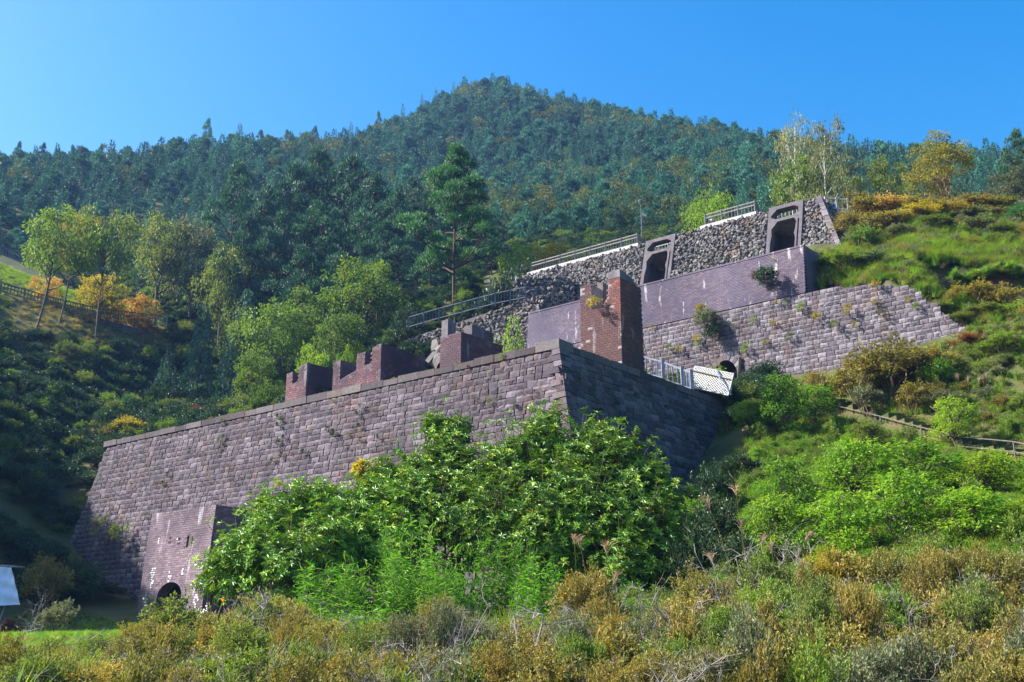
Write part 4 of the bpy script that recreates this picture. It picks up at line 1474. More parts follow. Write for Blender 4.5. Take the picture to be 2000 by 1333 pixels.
def pine(seed, pads=26, low=.3, wide=.3, pad_r=(.075, .13), per=150, leafL=.035, bark='bark_pine', lean=.03, top_round=.6, flat=.3):
    """a pine: reddish trunk, level boughs, needles in cloud-like pads"""
    r = np.random.default_rng(seed)
    tm, cm = MB(), MB()
    zs = np.linspace(0, 1, 9)
    ph = r.uniform(0, 6)
    tr = np.stack([lean * np.sin(zs * 4 + ph) * zs, lean * np.cos(zs * 3.3 + ph) * zs, zs * .96 - .03], 1)
    tube(tm, tr, np.linspace(.017, .004, 9), 8)
    for i in range(pads):
        t = (i + r.uniform(0, .8)) / pads
        z = low + (1 - low) * t
        env = wide * min(1, (1.04 - t) / (1 - top_round) * .9) * (.75 + .25 * min(1, t / .2))
        a = i * 2.39996 + r.uniform(-.5, .5)
        rad = env * r.uniform(.35, 1.0) if t < .93 else .02
        pr = r.uniform(*pad_r) * (1.0 if t < .8 else .8)
        tx = np.array([np.interp(z, tr[:, 2], tr[:, 0]), np.interp(z, tr[:, 2], tr[:, 1]), 0])
        c = np.array([math.cos(a) * rad, math.sin(a) * rad, z + r.uniform(-.01, .02)]) + tx
        st = np.array([0, 0, z - rad * .25]) + tx
        B = bend(st, c - [0, 0, pr * .15], r, .08, 4)
        tube(tm, B, np.linspace(.0075, .002, 4), 5, 0, 0, False)
        for q in range(4):
            e = c + ball(r, 1, .2)[0] * pr
            tube(tm, [B[2], e], [.003, .001], 4, 0, 0, False)
        n = int(per * (pr / .1) ** 2)
        o = ball(r, n, 1) * pr
        o[:, 2] = o[:, 2] * flat + .25 * pr * (1 - (np.linalg.norm(o[:, :2], axis=1) / pr) ** 2)
        ax = unit(o * [1, 1, .5]) * .6 + [0, 0, .55] + r.normal(size=(n, 3)) * .45
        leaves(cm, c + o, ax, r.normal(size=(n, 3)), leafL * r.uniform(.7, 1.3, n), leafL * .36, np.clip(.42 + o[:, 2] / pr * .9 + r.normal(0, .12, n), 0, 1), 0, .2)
    return tm.mesh('trunk', [M[bark]], True), cm.mesh('crown')


def shrub(seed, lobes=9, per=190, leafL=.05, leafW=.5, high=.55, twigs=16, six=False, whorl=False, bark='twig_dark', spiky=.3, airy=1.0, ball_=False):
    """unit shrub: one metre across and one metre tall, leaves on many fine twigs"""
    r = np.random.default_rng(seed)
    tm, cm = MB(), MB()
    cs = []
    for i in range(lobes):
        a = i * 2.39996 + r.uniform(-.3, .3)
        rad = .36 * math.sqrt((i + .3) / lobes)
        cs.append((np.array([math.cos(a) * rad, math.sin(a) * rad, .50 + .22 * (1 - (rad / .36) ** 2) + r.uniform(-.14, .1)]), r.uniform(.16, .25)))
    for c, rd in cs:
        P = bend([r.normal() * .05, r.normal() * .05, -.05], c, r, .12, 5)
        tube(tm, P, np.linspace(.013, .005, 5), 5, 0, 0, False)
        for q in range(twigs):
            d = unit(r.normal(size=3) + [0, 0, .6])
            e = c + d * rd * r.uniform(.7, 1.25) * [1, 1, 1.1]
            T_ = bend(P[3] * .4 + c * .6, e, r, .1, 4)
            tube(tm, T_, np.linspace(.004, .0015, 4), 4, 0, 0, False)
            n = max(5, int(per / twigs * r.uniform(.6, 1.4) * airy))
            t = r.uniform(.3, 1.05, n)[:, None] if not ball_ else np.where(r.uniform(0, 1, (n, 1)) < .72, r.normal(1.0, .10, (n, 1)), r.uniform(.3, 1, (n, 1)))
            pos = T_[0] + (e - T_[0]) * t + r.normal(size=(n, 3)) * rd * .13
            ax = d * .7 + r.normal(size=(n, 3)) * .7 + [0, 0, spiky]
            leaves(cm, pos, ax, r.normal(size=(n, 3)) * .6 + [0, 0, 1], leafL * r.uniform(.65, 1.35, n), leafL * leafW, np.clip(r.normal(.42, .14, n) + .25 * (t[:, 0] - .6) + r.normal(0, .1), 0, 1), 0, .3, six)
    return tm.mesh('stem', [M[bark]], True), cm.mesh('foliage')


def maple(seed, layers=15, per=300, leafL=.05):
    """low spreading tree with foliage in level sprays"""
    r = np.random.default_rng(seed)
    tm, cm = MB(), MB()
    tip = np.array([.03, .02, .42])
    P = bend([0, 0, -.05], tip, r, .08, 5)
    tube(tm, P, np.linspace(.024, .016, 5), 7)
    for i in range(layers):
        a = i * 2.39996 + r.uniform(-.4, .4)
        t = (i + .5) / layers
        rad = .4 * math.sqrt(1 - (t * .95) ** 2) * r.uniform(.45, 1)
        c = np.array([math.cos(a) * rad, math.sin(a) * rad, .30 + .58 * t + r.uniform(-.07, .07)])
        B = bend(P[r.integers(2, 5)], c, r, .1, 5)
        tube(tm, B, np.linspace(.012, .004, 5), 5, 0, 0, False)
        R_ = r.uniform(.13, .22)
        for q in range(9):
            e = c + ball(r, 1, .16)[0] * R_ * 1.1
            tube(tm, bend(B[r.integers(2, 5)], e, r, .08, 3), [.004, .0025, .001], 4, 0, 0, False)
        m = int(per * (R_ / .22) ** 2)
        o = ball(r, m, .42) * R_ * [1.15, 1.15, 1]
        o[:, 2] += .07 * np.sin(o[:, 0] * 21) * np.cos(o[:, 1] * 17) - .25 * (o[:, 0] ** 2 + o[:, 1] ** 2)
        ax = unit(o * [1, 1, .2]) + r.normal(size=(m, 3)) * .55 - [0, 0, .1]
        leaves(cm, c + o, ax, r.normal(size=(m, 3)) * .4 + [0, 0, 1], leafL * r.uniform(.7, 1.3, m), leafL * .5, np.clip(r.normal(.5, .16, m) + r.normal(0, .1), 0, 1), 0, .3)
    return tm.mesh('trunk', [M['bark']], True), cm.mesh('crown')


def grass_tuft(seed, n=60, h=1.0, spread=.3, w=.018, seg=3, droop=.5, plume=0):
    r = np.random.default_rng(seed)
    mb = MB()
    a = r.uniform(0, 2 * math.pi, n)
    b = np.stack([np.cos(a), np.sin(a), np.zeros(n)], 1)
    base = b * (r.uniform(0, .12, n) * spread / .3)[:, None]
    H = h * r.uniform(.45, 1.0, n)
    out = spread * r.uniform(.2, 1.2, n)
    sd = np.stack([-np.sin(a), np.cos(a), np.zeros(n)], 1)
    rows = []
    for k_ in range(seg + 1):
        t = k_ / seg
        c = base + b * (out * t ** 1.8)[:, None] + np.array([0, 0, 1.]) * (H * (t - droop * t ** 3 * .6))[:, None]
        ww = w * (1 - t) + .001
        rows.append(c - sd * ww); rows.append(c + sd * ww)
    V = np.stack(rows, 1)
    F = []
    for k_ in range(seg):
        F.append((np.arange(n) * (2 * seg + 2))[:, None] + np.array([[2 * k_, 2 * k_ + 1, 2 * k_ + 3, 2 * k_ + 2]]))
    mb.add(V.reshape(-1, 3), np.concatenate(F), np.repeat(np.clip(r.normal(.5, .2, n), 0, 1), 2 * seg + 2))
    return mb


G_ = lambda *c: c
M['needle_far'] = leaf_mat('blue green far forest', [(0.1, (0.020, 0.079, 0.077)), (0.5, (0.044, 0.149, 0.112)), (0.85, (0.086, 0.228, 0.144))], .15, vary=.34)
M['leaf_far'] = leaf_mat('olive far broadleaf', [(0.1, (0.049, 0.078, 0.031)), (0.5, (0.098, 0.140, 0.049)), (0.9, (0.183, 0.203, 0.069))], .2)
M['leaf_far_yellow'] = leaf_mat('yellowing far broadleaf', [(0.1, (0.080, 0.090, 0.020)), (0.5, (0.13, 0.14, 0.03)), (0.9, (0.20, 0.19, 0.04))], .2)
M['needle_pine'] = leaf_mat('deep green pine needles', [(0.1, (0.012, 0.047, 0.032)), (0.5, (0.032, 0.102, 0.057)), (0.9, (0.073, 0.179, 0.079))], .15, rnd=.3)
M['needle_bright'] = leaf_mat('fresh green pine needles', [(0.1, (0.019, 0.072, 0.032)), (0.5, (0.056, 0.176, 0.056)), (0.9, (0.128, 0.320, 0.096))], .2, rnd=.2)
M['needle_cedar'] = leaf_mat('bluish cedar sprays', [(0.1, (0.025, 0.082, 0.061)), (0.5, (0.058, 0.154, 0.104)), (0.9, (0.126, 0.252, 0.162))], .15)
M['leaf_green'] = leaf_mat('mid green leaves', [(0.1, (0.060, 0.117, 0.019)), (0.5, (0.146, 0.234, 0.035)), (0.9, (0.292, 0.343, 0.055))], .3)
M['leaf_olive'] = leaf_mat('olive leaves', [(0.1, (0.066, 0.101, 0.025)), (0.5, (0.141, 0.194, 0.043)), (0.9, (0.267, 0.286, 0.062))], .3)
M['leaf_bright'] = leaf_mat('lime green leaves', [(0.1, (0.088, 0.163, 0.015)), (0.5, (0.188, 0.300, 0.025)), (0.9, (0.338, 0.413, 0.044))], .38)
M['leaf_maple'] = leaf_mat('grass green maple leaves', [(0.1, (0.051, 0.135, 0.015)), (0.5, (0.127, 0.270, 0.024)), (0.9, (0.287, 0.406, 0.042))], .38)
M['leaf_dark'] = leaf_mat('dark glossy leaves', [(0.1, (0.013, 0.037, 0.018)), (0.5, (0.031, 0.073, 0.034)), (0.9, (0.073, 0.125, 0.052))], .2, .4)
M['leaf_yellow'] = leaf_mat('yellow autumn leaves', [(0.1, (0.180, 0.148, 0.019)), (0.5, (0.340, 0.274, 0.029)), (0.9, (0.480, 0.376, 0.046))], .38)
M['leaf_gold'] = leaf_mat('yellow green autumn leaves', [(0.1, (0.11, 0.12, 0.02)), (0.5, (0.25, 0.225, 0.035)), (0.9, (0.44, 0.33, 0.05))], .38)
M['leaf_orange'] = leaf_mat('orange autumn leaves', [(0.1, (0.216, 0.124, 0.035)), (0.5, (0.408, 0.250, 0.063)), (0.9, (0.538, 0.396, 0.128))], .35)
M['leaf_rust'] = leaf_mat('rusty olive shrub leaves', [(0.1, (0.101, 0.096, 0.025)), (0.45, (0.224, 0.197, 0.049)), (0.7, (0.325, 0.236, 0.059)), (0.95, (0.471, 0.248, 0.059))], .28)
M['leaf_red'] = leaf_mat('red autumn leaves', [(0.1, (0.16, 0.04, 0.03)), (0.5, (0.26, 0.075, 0.05)), (0.9, (0.34, 0.13, 0.08))], .3)
M['leaf_azalea'] = leaf_mat('olive green azalea leaves', [(0.1, (0.107, 0.112, 0.034)), (0.45, (0.238, 0.226, 0.056)), (0.75, (0.406, 0.309, 0.072)), (0.97, (0.690, 0.350, 0.072))], .25)
M['leaf_birch'] = leaf_mat('pale birch leaves', [(0.1, (0.09, 0.11, 0.045)), (0.5, (0.17, 0.18, 0.07)), (0.9, (0.30, 0.28, 0.13))], .35)
M['leaf_grey'] = leaf_mat('grey green leaves', [(0.1, (0.072, 0.090, 0.048)), (0.5, (0.144, 0.162, 0.090)), (0.9, (0.240, 0.252, 0.156))], .25)
M['rhodo'] = leaf_mat('leathery rhododendron leaves', [(0.05, (0.060, 0.145, 0.018)), (0.45, (0.140, 0.289, 0.027)), (0.8, (0.380, 0.493, 0.043)), (0.98, (0.603, 0.645, 0.061))], .12, .42, .3, rnd=.1)
M['rhodo_orange'] = leaf_mat('spent orange rhododendron leaves', [(0.1, (0.40, 0.12, 0.015)), (0.6, (0.60, 0.22, 0.02)), (0.9, (0.62, 0.42, 0.04))], .3, .45)
M['bamboo'] = leaf_mat('fresh dwarf bamboo blades', [(0.1, (0.044, 0.146, 0.016)), (0.5, (0.124, 0.316, 0.024)), (0.9, (0.320, 0.462, 0.077))], .35, .45, rnd=.2)
M['grass'] = leaf_mat('long grass', [(0.1, (0.068, 0.143, 0.018)), (0.5, (0.150, 0.260, 0.032)), (0.9, (0.341, 0.351, 0.086))], .35, .6)
M['grass_dry'] = leaf_mat('dry grass', [(0.1, (0.14, 0.12, 0.05)), (0.5, (0.25, 0.21, 0.09)), (0.9, (0.40, 0.35, 0.18))], .3, .7)
M['grass_meadow'] = leaf_mat('mown meadow grass', [(0.1, (0.07, 0.19, 0.012)), (0.5, (0.13, 0.30, 0.02)), (0.9, (0.28, 0.40, 0.05))], .35, .6)
M['plume'] = leaf_mat('pinkish tan grass plumes', [(0.1, (0.28, 0.17, 0.13)), (0.5, (0.42, 0.29, 0.23)), (0.9, (0.58, 0.46, 0.38))], .4, .8)

K = {}
K['broad'] = [broadleaf(100 + i, lobes=10, subs=13, per=34, leafL=.04) for i in range(4)]
K['broad_low'] = [broadleaf(120 + i, lobes=10, subs=13, per=32, leafL=.042, low=.12, trunk_h=.25, wide=.46) for i in range(3)]
K['thin'] = [broadleaf(140 + i, lobes=11, subs=12, per=34, leafL=.034, low=.5, wide=.5, trunk_h=.62, trunk_r=.011, sparse=.95, lobe_r=(.12, .19), flat=.5) for i in range(3)]
K['birch'] = [broadleaf(160 + i, lobes=16, subs=12, per=24, leafL=.026, low=.25, wide=.42, trunk_h=.84, trunk_r=.009, bark='bark_white', sparse=.8, droop=.6, lobe_r=(.10, .16), shape=lambda t: 1.0 - .55 * t) for i in range(2)]
K['yellow_tree'] = [broadleaf(180 + i, lobes=15, subs=13, per=34, leafL=.034, low=.40, wide=.55, trunk_h=.42, trunk_r=.013, stems=2, bark='bark_red', sparse=.8, flat=.6, lobe_r=(.12, .18)) for i in range(1)]
K['conifer'] = [conifer(200 + i, width=.5, power=.75, low=.06, levels=18, spray=10) for i in range(3)]
K['cedar'] = [conifer(220 + i, width=.5, power=.62, low=.02, levels=16, droop=.5, spray=9, leafL=.06, ragged=.3) for i in range(3)]
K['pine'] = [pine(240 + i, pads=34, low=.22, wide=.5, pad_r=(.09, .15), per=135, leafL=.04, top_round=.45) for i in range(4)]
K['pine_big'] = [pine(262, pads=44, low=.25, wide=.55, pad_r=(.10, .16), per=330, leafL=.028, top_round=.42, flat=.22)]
K['shrub'] = [shrub(300 + i, lobes=9, per=260, leafL=.06, twigs=14) for i in range(4)]
K['azalea'] = [shrub(320 + i, lobes=13, per=420, leafL=.042, leafW=.5, twigs=20, spiky=.5, ball_=True) for i in range(5)]
K['maple'] = [maple(340 + i) for i in range(3)]

TINY = K


def plant(kind, i, name, label, cat, u, v_top, Y, wpx, mat, group=None, base=None, sink=.0, parts=None, rot=None, at_=None, lean=(0, 0), deep=1.0):
    """a plant standing on the ground where picture column u crosses forward distance Y"""
    if at_ is not None:
        P = np.asarray(at_, float)
    else:
        P = at(u, Y)
    if base is not None:
        P[2] = base
    top = ztop(P[0], P[1], v_top)
    dep = P[1] * CP + P[2] * SP
    w = wpx * dep / FPX
    h = max(top - P[2] + sink, w * .35)
    tm, cm = K[kind][i % len(K[kind])]
    root = thing(name, label, cat, (P[0], P[1], P[2] - sink), group)
    root.rotation_euler = (lean[0], lean[1], random.uniform(0, 6.28) if rot is None else rot)
    n1_, n2_ = parts or (('trunk', 'crown') if kind not in ('shrub', 'azalea') else ('stem', 'foliage'))
    for nm, me in ((n1_, tm), (n2_, cm)):
        o = bpy.data.objects.new(nm, me)
        o.parent = root
        o.scale = (w, w * deep, h)
        sc.collection.objects.link(o)
        if me is cm:
            if not me.materials:
                me.materials.append(M[mat])
            o.material_slots[0].link = 'OBJECT'
            o.material_slots[0].material = M[mat]
    return root

# ------------------------------------------------------------------ scattering of what nobody could count
def scatter(name, P, S, rz, idx, sources):
    """one object of stuff: many small plants put on the points P"""
    me = bpy.data.meshes.new(name)
    n = len(P)
    me.vertices.add(n)
    me.vertices.foreach_set('co', np.asarray(P, np.float32).ravel())
    for nm, ty, arr, key in (('scl', 'FLOAT_VECTOR', S, 'vector'), ('rz', 'FLOAT_VECTOR', rz, 'vector'), ('idx', 'INT', idx, 'value')):
        a = me.attributes.new(nm, ty, 'POINT')
        a.data.foreach_set(key, np.asarray(arr).astype(np.int32 if ty == 'INT' else np.float32).ravel())
    o = obj(name, me)
    o['kind'] = 'stuff'
    ng = bpy.data.node_groups.new(name, 'GeometryNodeTree')
    ng.interface.new_socket('Geometry', in_out='INPUT', socket_type='NodeSocketGeometry')
    ng.interface.new_socket('Geometry', in_out='OUTPUT', socket_type='NodeSocketGeometry')
    gi, go = ng.nodes.new('NodeGroupInput'), ng.nodes.new('NodeGroupOutput')
    ip = ng.nodes.new('GeometryNodeInstanceOnPoints')
    jn = ng.nodes.new('GeometryNodeJoinGeometry')
    for me_ in reversed(sources):      # joined geometry comes out last link first
        so = bpy.data.objects.new(name + '_source', me_)
        oi = ng.nodes.new('GeometryNodeObjectInfo')
        oi.inputs['Object'].default_value = so
        oi.inputs['As Instance'].default_value = True
        ng.links.new(oi.outputs['Geometry'], jn.inputs[0])
    ng.links.new(gi.outputs[0], ip.inputs['Points'])
    ng.links.new(jn.outputs[0], ip.inputs['Instance'])
    ip.inputs['Pick Instance'].default_value = True
    for nm, ty, sock in (('idx', 'INT', 'Instance Index'), ('rz', 'FLOAT_VECTOR', 'Rotation'), ('scl', 'FLOAT_VECTOR', 'Scale')):
        na = ng.nodes.new('GeometryNodeInputNamedAttribute')
        na.data_type = ty
        na.inputs['Name'].default_value = nm
        ng.links.new(na.outputs[0], ip.inputs[sock])
    ng.links.new(ip.outputs[0], go.inputs[0])
    md = o.modifiers.new('scatter', 'NODES')
    md.node_group = ng
    return o


def colored(me, mat):
    c = me.copy()
    c.materials.clear()
    c.materials.append(M[mat])
    return c


def field(n, y0, y1, halfwidth, keep, r, x0=None, x1=None):
    """n random spots on the ground between two distances, those for which keep(x, y, u, v) holds"""
    y = np.sqrt(r.uniform(y0 ** 2, y1 ** 2, n))
    x = r.uniform(-1, 1, n) * halfwidth * (y + 6)
    if x0 is not None:
        x = r.uniform(x0, x1, n); y = r.uniform(y0, y1, n)
    z = ground(x, y)
    P = np.stack([x, y, z], 1)
    u, v, dep = proj(P)
    return P[keep(x, y, u, v)]


def clear(x, y):
    m1 = np.minimum(behind(C1, n1, x, y), behind(C1, n2, x, y))
    s1 = behind(C1, n1, x, y); along1 = (np.asarray(x) - C1[0]) * F1.a[0] + (np.asarray(y) - C1[1]) * F1.a[1]
    bad = (s1 > -2.9) & (s1 < 1.2) & (along1 > -34.5) & (along1 < 3.5)
    s2 = behind(C1, n2, x, y); along2 = (np.asarray(x) - C1[0]) * F2.a[0] + (np.asarray(y) - C1[1]) * F2.a[1]
    bad |= (s2 > -3.4) & (s2 < 1.0) & (along2 > -3.5) & (along2 < 12.0)
    for F_, lo, hi, near, deep in ((F3, aL2 - .3, 0.0, -1.6, 2.6), (F3, -.1, 8.2, -1.4, .25), (F4, -24, 2.0, -13.0, 2.6)):
        s = behind(F_.O, F_.nh, x, y); al = (np.asarray(x) - F_.O[0]) * F_.a[0] + (np.asarray(y) - F_.O[1]) * F_.a[1]
        bad |= (s > near) & (s < deep) & (al > lo) & (al < hi)
    pu, pv, _d = proj(np.stack([np.asarray(x), np.asarray(y), ground(x, y)], -1))
    dR_ = (x - KR[0]) * -.30 + (y - KR[1]) * -.95
    bad |= (dR_ > -.3) & (dR_ < 2.6) & (pu > 1895) & (pv < 640)
    bad |= (pu > 940) & (pu < 1140) & (pv > 535) & (pv < 650)
    al = (np.asarray(x) - TT[0]) ** 2 + (np.asarray(y) - TT[1] - 1) ** 2
    bad |= al < 5.5
    return ~bad


def rots(n, r, tilt=.08):
    return np.stack([r.normal(0, tilt, n), r.normal(0, tilt, n), r.uniform(0, 6.28, n)], 1)


rv = np.random.default_rng(77)

# forest on the mountain
far_meshes = [colored(conifer(400 + i, levels=12, per=6, spray=6, width=.5, leafL=.085, power=.85, low=.02, droop=.22, ragged=.3)[1], 'needle_far') for i in range(3)]
far_meshes += [colored(pine(410 + i, pads=15, low=.35, wide=.5, pad_r=(.13, .19), per=48, leafL=.085, top_round=.3)[1], 'needle_far') for i in range(2)]
far_meshes += [colored(broadleaf(420 + i, lobes=8, subs=9, per=12, leafL=.07, low=.15, wide=.46, lobe_r=(.16, .22))[1], m) for i, m in enumerate(('leaf_far', 'leaf_far', 'leaf_far_yellow'))]
sp0 = 3.0
xs, ys = np.meshgrid(np.arange(-270, 270, sp0), np.arange(128, 400, sp0))
x, y = xs.ravel() + rv.uniform(-1.2, 1.2, xs.size), ys.ravel() + rv.uniform(-1.2, 1.2, xs.size)
ok = (np.abs(x) < .62 * (y + 10))
x, y = x[ok], y[ok]
P = np.stack([x, y, ground(x, y)], 1)
u, v, dep = proj(P)
ok = (u > -260) & (u < 2260) & (v < 640)
P, u, v, dep = P[ok], u[ok], v[ok], dep[ok]
n = len(P)
patch = np.sin(P[:, 0] * .045 + 1.2) * np.cos(P[:, 1] * .037) + .5 * np.sin(P[:, 0] * .11 + P[:, 1] * .09)
idx = np.where(rv.uniform(0, 1, n) < np.clip(.12 + .22 * patch, .03, .4), rv.integers(5, 8, n), rv.choice([0, 1, 2, 0, 1, 2, 3, 4], n))
idx = np.where((idx == 7) & (rv.uniform(0, 1, n) < .45), 5, idx)
h = rv.uniform(3.6, 7.8, n) * np.clip(.72 + (dep - 150) / 500, .7, 1.15)
h = np.where(idx < 3, h * rv.uniform(1.0, 1.3, n), h)
w = np.where(idx < 3, h * rv.uniform(.44, .6, n), np.where(idx < 5, h * rv.uniform(.7, .95, n), h * rv.uniform(.7, 1.0, n)))
scatter('mountain_forest', P - [0, 0, .3], np.stack([w, w, h], 1), rots(n, rv, .05), idx, far_meshes)

# undergrowth on the slopes
ug = [colored(K['shrub'][0][1], 'leaf_dark'), colored(K['shrub'][1][1], 'leaf_dark'), colored(K['shrub'][2][1], 'leaf_olive'), colored(K['shrub'][3][1], 'leaf_green'),
      colored(K['shrub'][0][1], 'leaf_grey'), colored(K['shrub'][2][1], 'leaf_rust'), colored(K['maple'][0][1], 'leaf_maple')]
P = field(16000, 50, 150, .62, lambda x, y, u, v: clear(x, y) & (((u < 430) & (u > -600) & (v > 560) & (v < 1190)) | ((u > 200) & (u < 1560) & (v > 380) & (v < 860))) & ~((u > -40) & (u < 330) & (v > 520 + .33 * (u)) & (v < 640 + .2 * u)), rv)
P = P[:8500]
n = len(P)
s = rv.uniform(.7, 2.0, n)
scatter('undergrowth', P - [0, 0, .15], np.stack([s * 1.25, s * 1.25, s * rv.uniform(.6, 1.1, n)], 1), rots(n, rv, .15), rv.choice([0, 1, 0, 1, 0, 1, 2, 3], n), ug)
# right slope
P = field(34000, 14, 84, .8, lambda x, y, u, v: clear(x, y) & (u > 1200) & (u < 2700) & (v > 380) & ((v < 560) | (u > 1620) | ((v > 770) & (u > 1180))) & ~((np.abs(v - (795 + (u - 1610) * .27)) < 32) & (u > 1600)), rv)
P = P[:4600]
n = len(P)
u, v, _ = proj(P)
s = rv.uniform(.3, .75, n) * np.where(v < 560, 1.2, 1.0)
low_right = (v > 840)
pick = np.where(low_right, rv.choice([3, 6, 6, 3, 2], n), rv.choice([2, 3, 4, 4, 2, 3, 4, 5], n))
scatter('slope_shrubbery', P - [0, 0, .1], np.stack([s * 1.3, s * 1.3, s * rv.uniform(.8, 1.4, n)], 1), rots(n, rv, .15), pick, ug)
gr = [grass_tuft(500, 90, 1, .45, .012).mesh('tuft', [M['grass']]), grass_tuft(501, 90, 1, .5, .012).mesh('tuft', [M['grass']]), grass_tuft(502, 80, 1, .5, .011).mesh('tuft', [M['grass_dry']]), grass_tuft(503, 90, 1, .45, .012).mesh('tuft', [M['grass_meadow']])]
P = field(90000, 10, 84, .85, lambda x, y, u, v: clear(x, y) & (u > 1080) & (u < 2700) & (v > 380) & ~((np.abs(v - (800 + (u - 1610) * .25)) < 12) & (u > 1600)), rv)
P = P[:20000]
n = len(P)
u, v, _ = proj(P)
s = rv.uniform(.3, .8, n) * np.where(v < 600, 1.25, .9)
scatter('hillside_grass', P, np.stack([s, s, s * rv.uniform(.6, 1.2, n)], 1), rots(n, rv, .1), np.where(v > 900, rv.choice([0, 1, 1, 3], n), rv.choice([0, 1, 0, 1, 2, 2, 3], n)), gr)
# meadow at the left and rough grass in front
P = field(56000, 14, 52, .8, lambda x, y, u, v: (u < 430) & (u > -800) & (v > 1170) & (v < 1330) & clear(x, y), rv)
P = P[:11000]
n = len(P)
s = rv.uniform(.10, .26, n)
scatter('meadow_grass', P, np.stack([s * 1.5, s * 1.5, s], 1), rots(n, rv, .2), np.where(rv.uniform(0, 1, n) < .12, 2, rv.choice([3, 3, 0], n)), gr)
P = field(42000, 4, 34, .85, lambda x, y, u, v: (u > -700) & (u < 2700) & clear(x, y) & ~((u < 300) & (y > 17)), rv)
P = P[:7500]
n = len(P)
s = rv.uniform(.25, .75, n)
scatter('rough_grass', P, np.stack([s, s, s * rv.uniform(.6, 1.1, n)], 1), rots(n, rv, .15), rv.choice([0, 1, 2, 2, 3], n), gr)
P = field(22000, 4, 34, .85, lambda x, y, u, v: (u > -700) & (u < 2700) & clear(x, y) & ~((u < 330) & (y > 16.5)), rv)
P = P[:1400]
n = len(P)
s = rv.uniform(.3, .6, n)
scatter('low_undergrowth', P - [0, 0, .08], np.stack([s * 1.3, s * 1.3, s], 1), rots(n, rv, .15), rv.choice([2, 3, 5, 4, 3], n), ug)

# the wood beyond the left edge whose shade lies on the left slope and the foot of the wall
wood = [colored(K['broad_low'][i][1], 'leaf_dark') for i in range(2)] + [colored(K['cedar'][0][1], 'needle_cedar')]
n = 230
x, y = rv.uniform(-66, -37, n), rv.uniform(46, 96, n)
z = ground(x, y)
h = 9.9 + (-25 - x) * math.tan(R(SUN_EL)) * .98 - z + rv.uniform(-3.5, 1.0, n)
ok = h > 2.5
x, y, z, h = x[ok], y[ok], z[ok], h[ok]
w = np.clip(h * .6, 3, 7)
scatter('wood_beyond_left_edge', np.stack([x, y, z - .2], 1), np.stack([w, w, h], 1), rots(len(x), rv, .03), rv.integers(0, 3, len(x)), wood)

P = field(26000, 60, 118, .62, lambda x, y, u, v: (u > -300) & (u < 340) & (v > 470) & (v < 720), rv)
P = P[:2600]
n = len(P)
u, v, _ = proj(P)
s = rv.uniform(.3, .7, n)
scatter('bank_grass', P, np.stack([s * 1.6, s * 1.6, s * .7], 1), rots(n, rv, .2), np.where((v > 575 + u * .2) & (u > 20), 2, rv.choice([0, 1, 0], n)), gr)
P = field(60000, 50, 76, .6, lambda x, y, u, v: (u > 1560) & (u < 1960) & (v > 470) & (v < 640) & clear(x, y), rv)
P = P[:900]
n = len(P)
s = rv.uniform(.4, .9, n)
scatter('ledge_grass', P, np.stack([s * 1.5, s * 1.5, s], 1), rots(n, rv, .15), rv.choice([0, 1, 3, 2], n), gr)

P = field(60000, 50, 76, .6, lambda x, y, u, v: (u > 1750) & (u < 2100) & (v > 480) & (v < 536), rv)[:420]
n = len(P)
s = rv.uniform(.5, .95, n)
scatter('turf_grass', P, np.stack([s * 1.4, s * 1.4, s], 1), rots(n, rv, .15), rv.choice([0, 1, 3, 2], n), gr)
n = len(LIP) * 3
P = np.repeat(LIP, 3, 0) + rv.normal(0, .09, (n, 3))
s = rv.uniform(.3, .7, n)
scatter('overhanging_grass', P, np.stack([s * 1.3, s * 1.3, s * .7], 1), np.stack([rv.normal(.5, .3, n), rv.normal(0, .3, n), rv.uniform(-1, 1, n)], 1), rv.choice([0, 1, 3], n), gr)

# ------------------------------------------------------------------ trees one can tell apart
T = plant
# along the ridges against the sky
for i, (u, v, Y, w, k_) in enumerate(((22, 282, 158, 42, 'pine'), (70, 284, 158, 44, 'pine'), (130, 290, 160, 40, 'pine'), (188, 286, 160, 34, 'pine'), (244, 284, 162, 40, 'conifer'), (330, 272, 165, 40, 'pine'),
                                     (398, 238, 168, 44, 'pine'), (462, 240, 170, 46, 'conifer'), (505, 258, 172, 40, 'pine'), (556, 257, 178, 40, 'pine'), (612, 252, 184, 40, 'pine'), (682, 238, 196, 34, 'conifer'),
                                     (735, 222, 208, 32, 'pine'), (784, 200, 218, 30, 'conifer'), (822, 182, 228, 28, 'conifer'), (850, 170, 236, 26, 'conifer'), (885, 158, 242, 24, 'conifer'))):
    T(k_, i, 'ridge_conifer', ('flat-topped pine' if k_ == 'pine' else 'pointed dark conifer') + ' on the left ridge skyline, ' + 'first second third fourth fifth sixth seventh eighth ninth tenth eleventh twelfth thirteenth fourteenth fifteenth sixteenth seventeenth'.split()[i] + ' from the left', 'tree', u, v, Y, w * .8, 'needle_far', 'conifers along the left ridge')
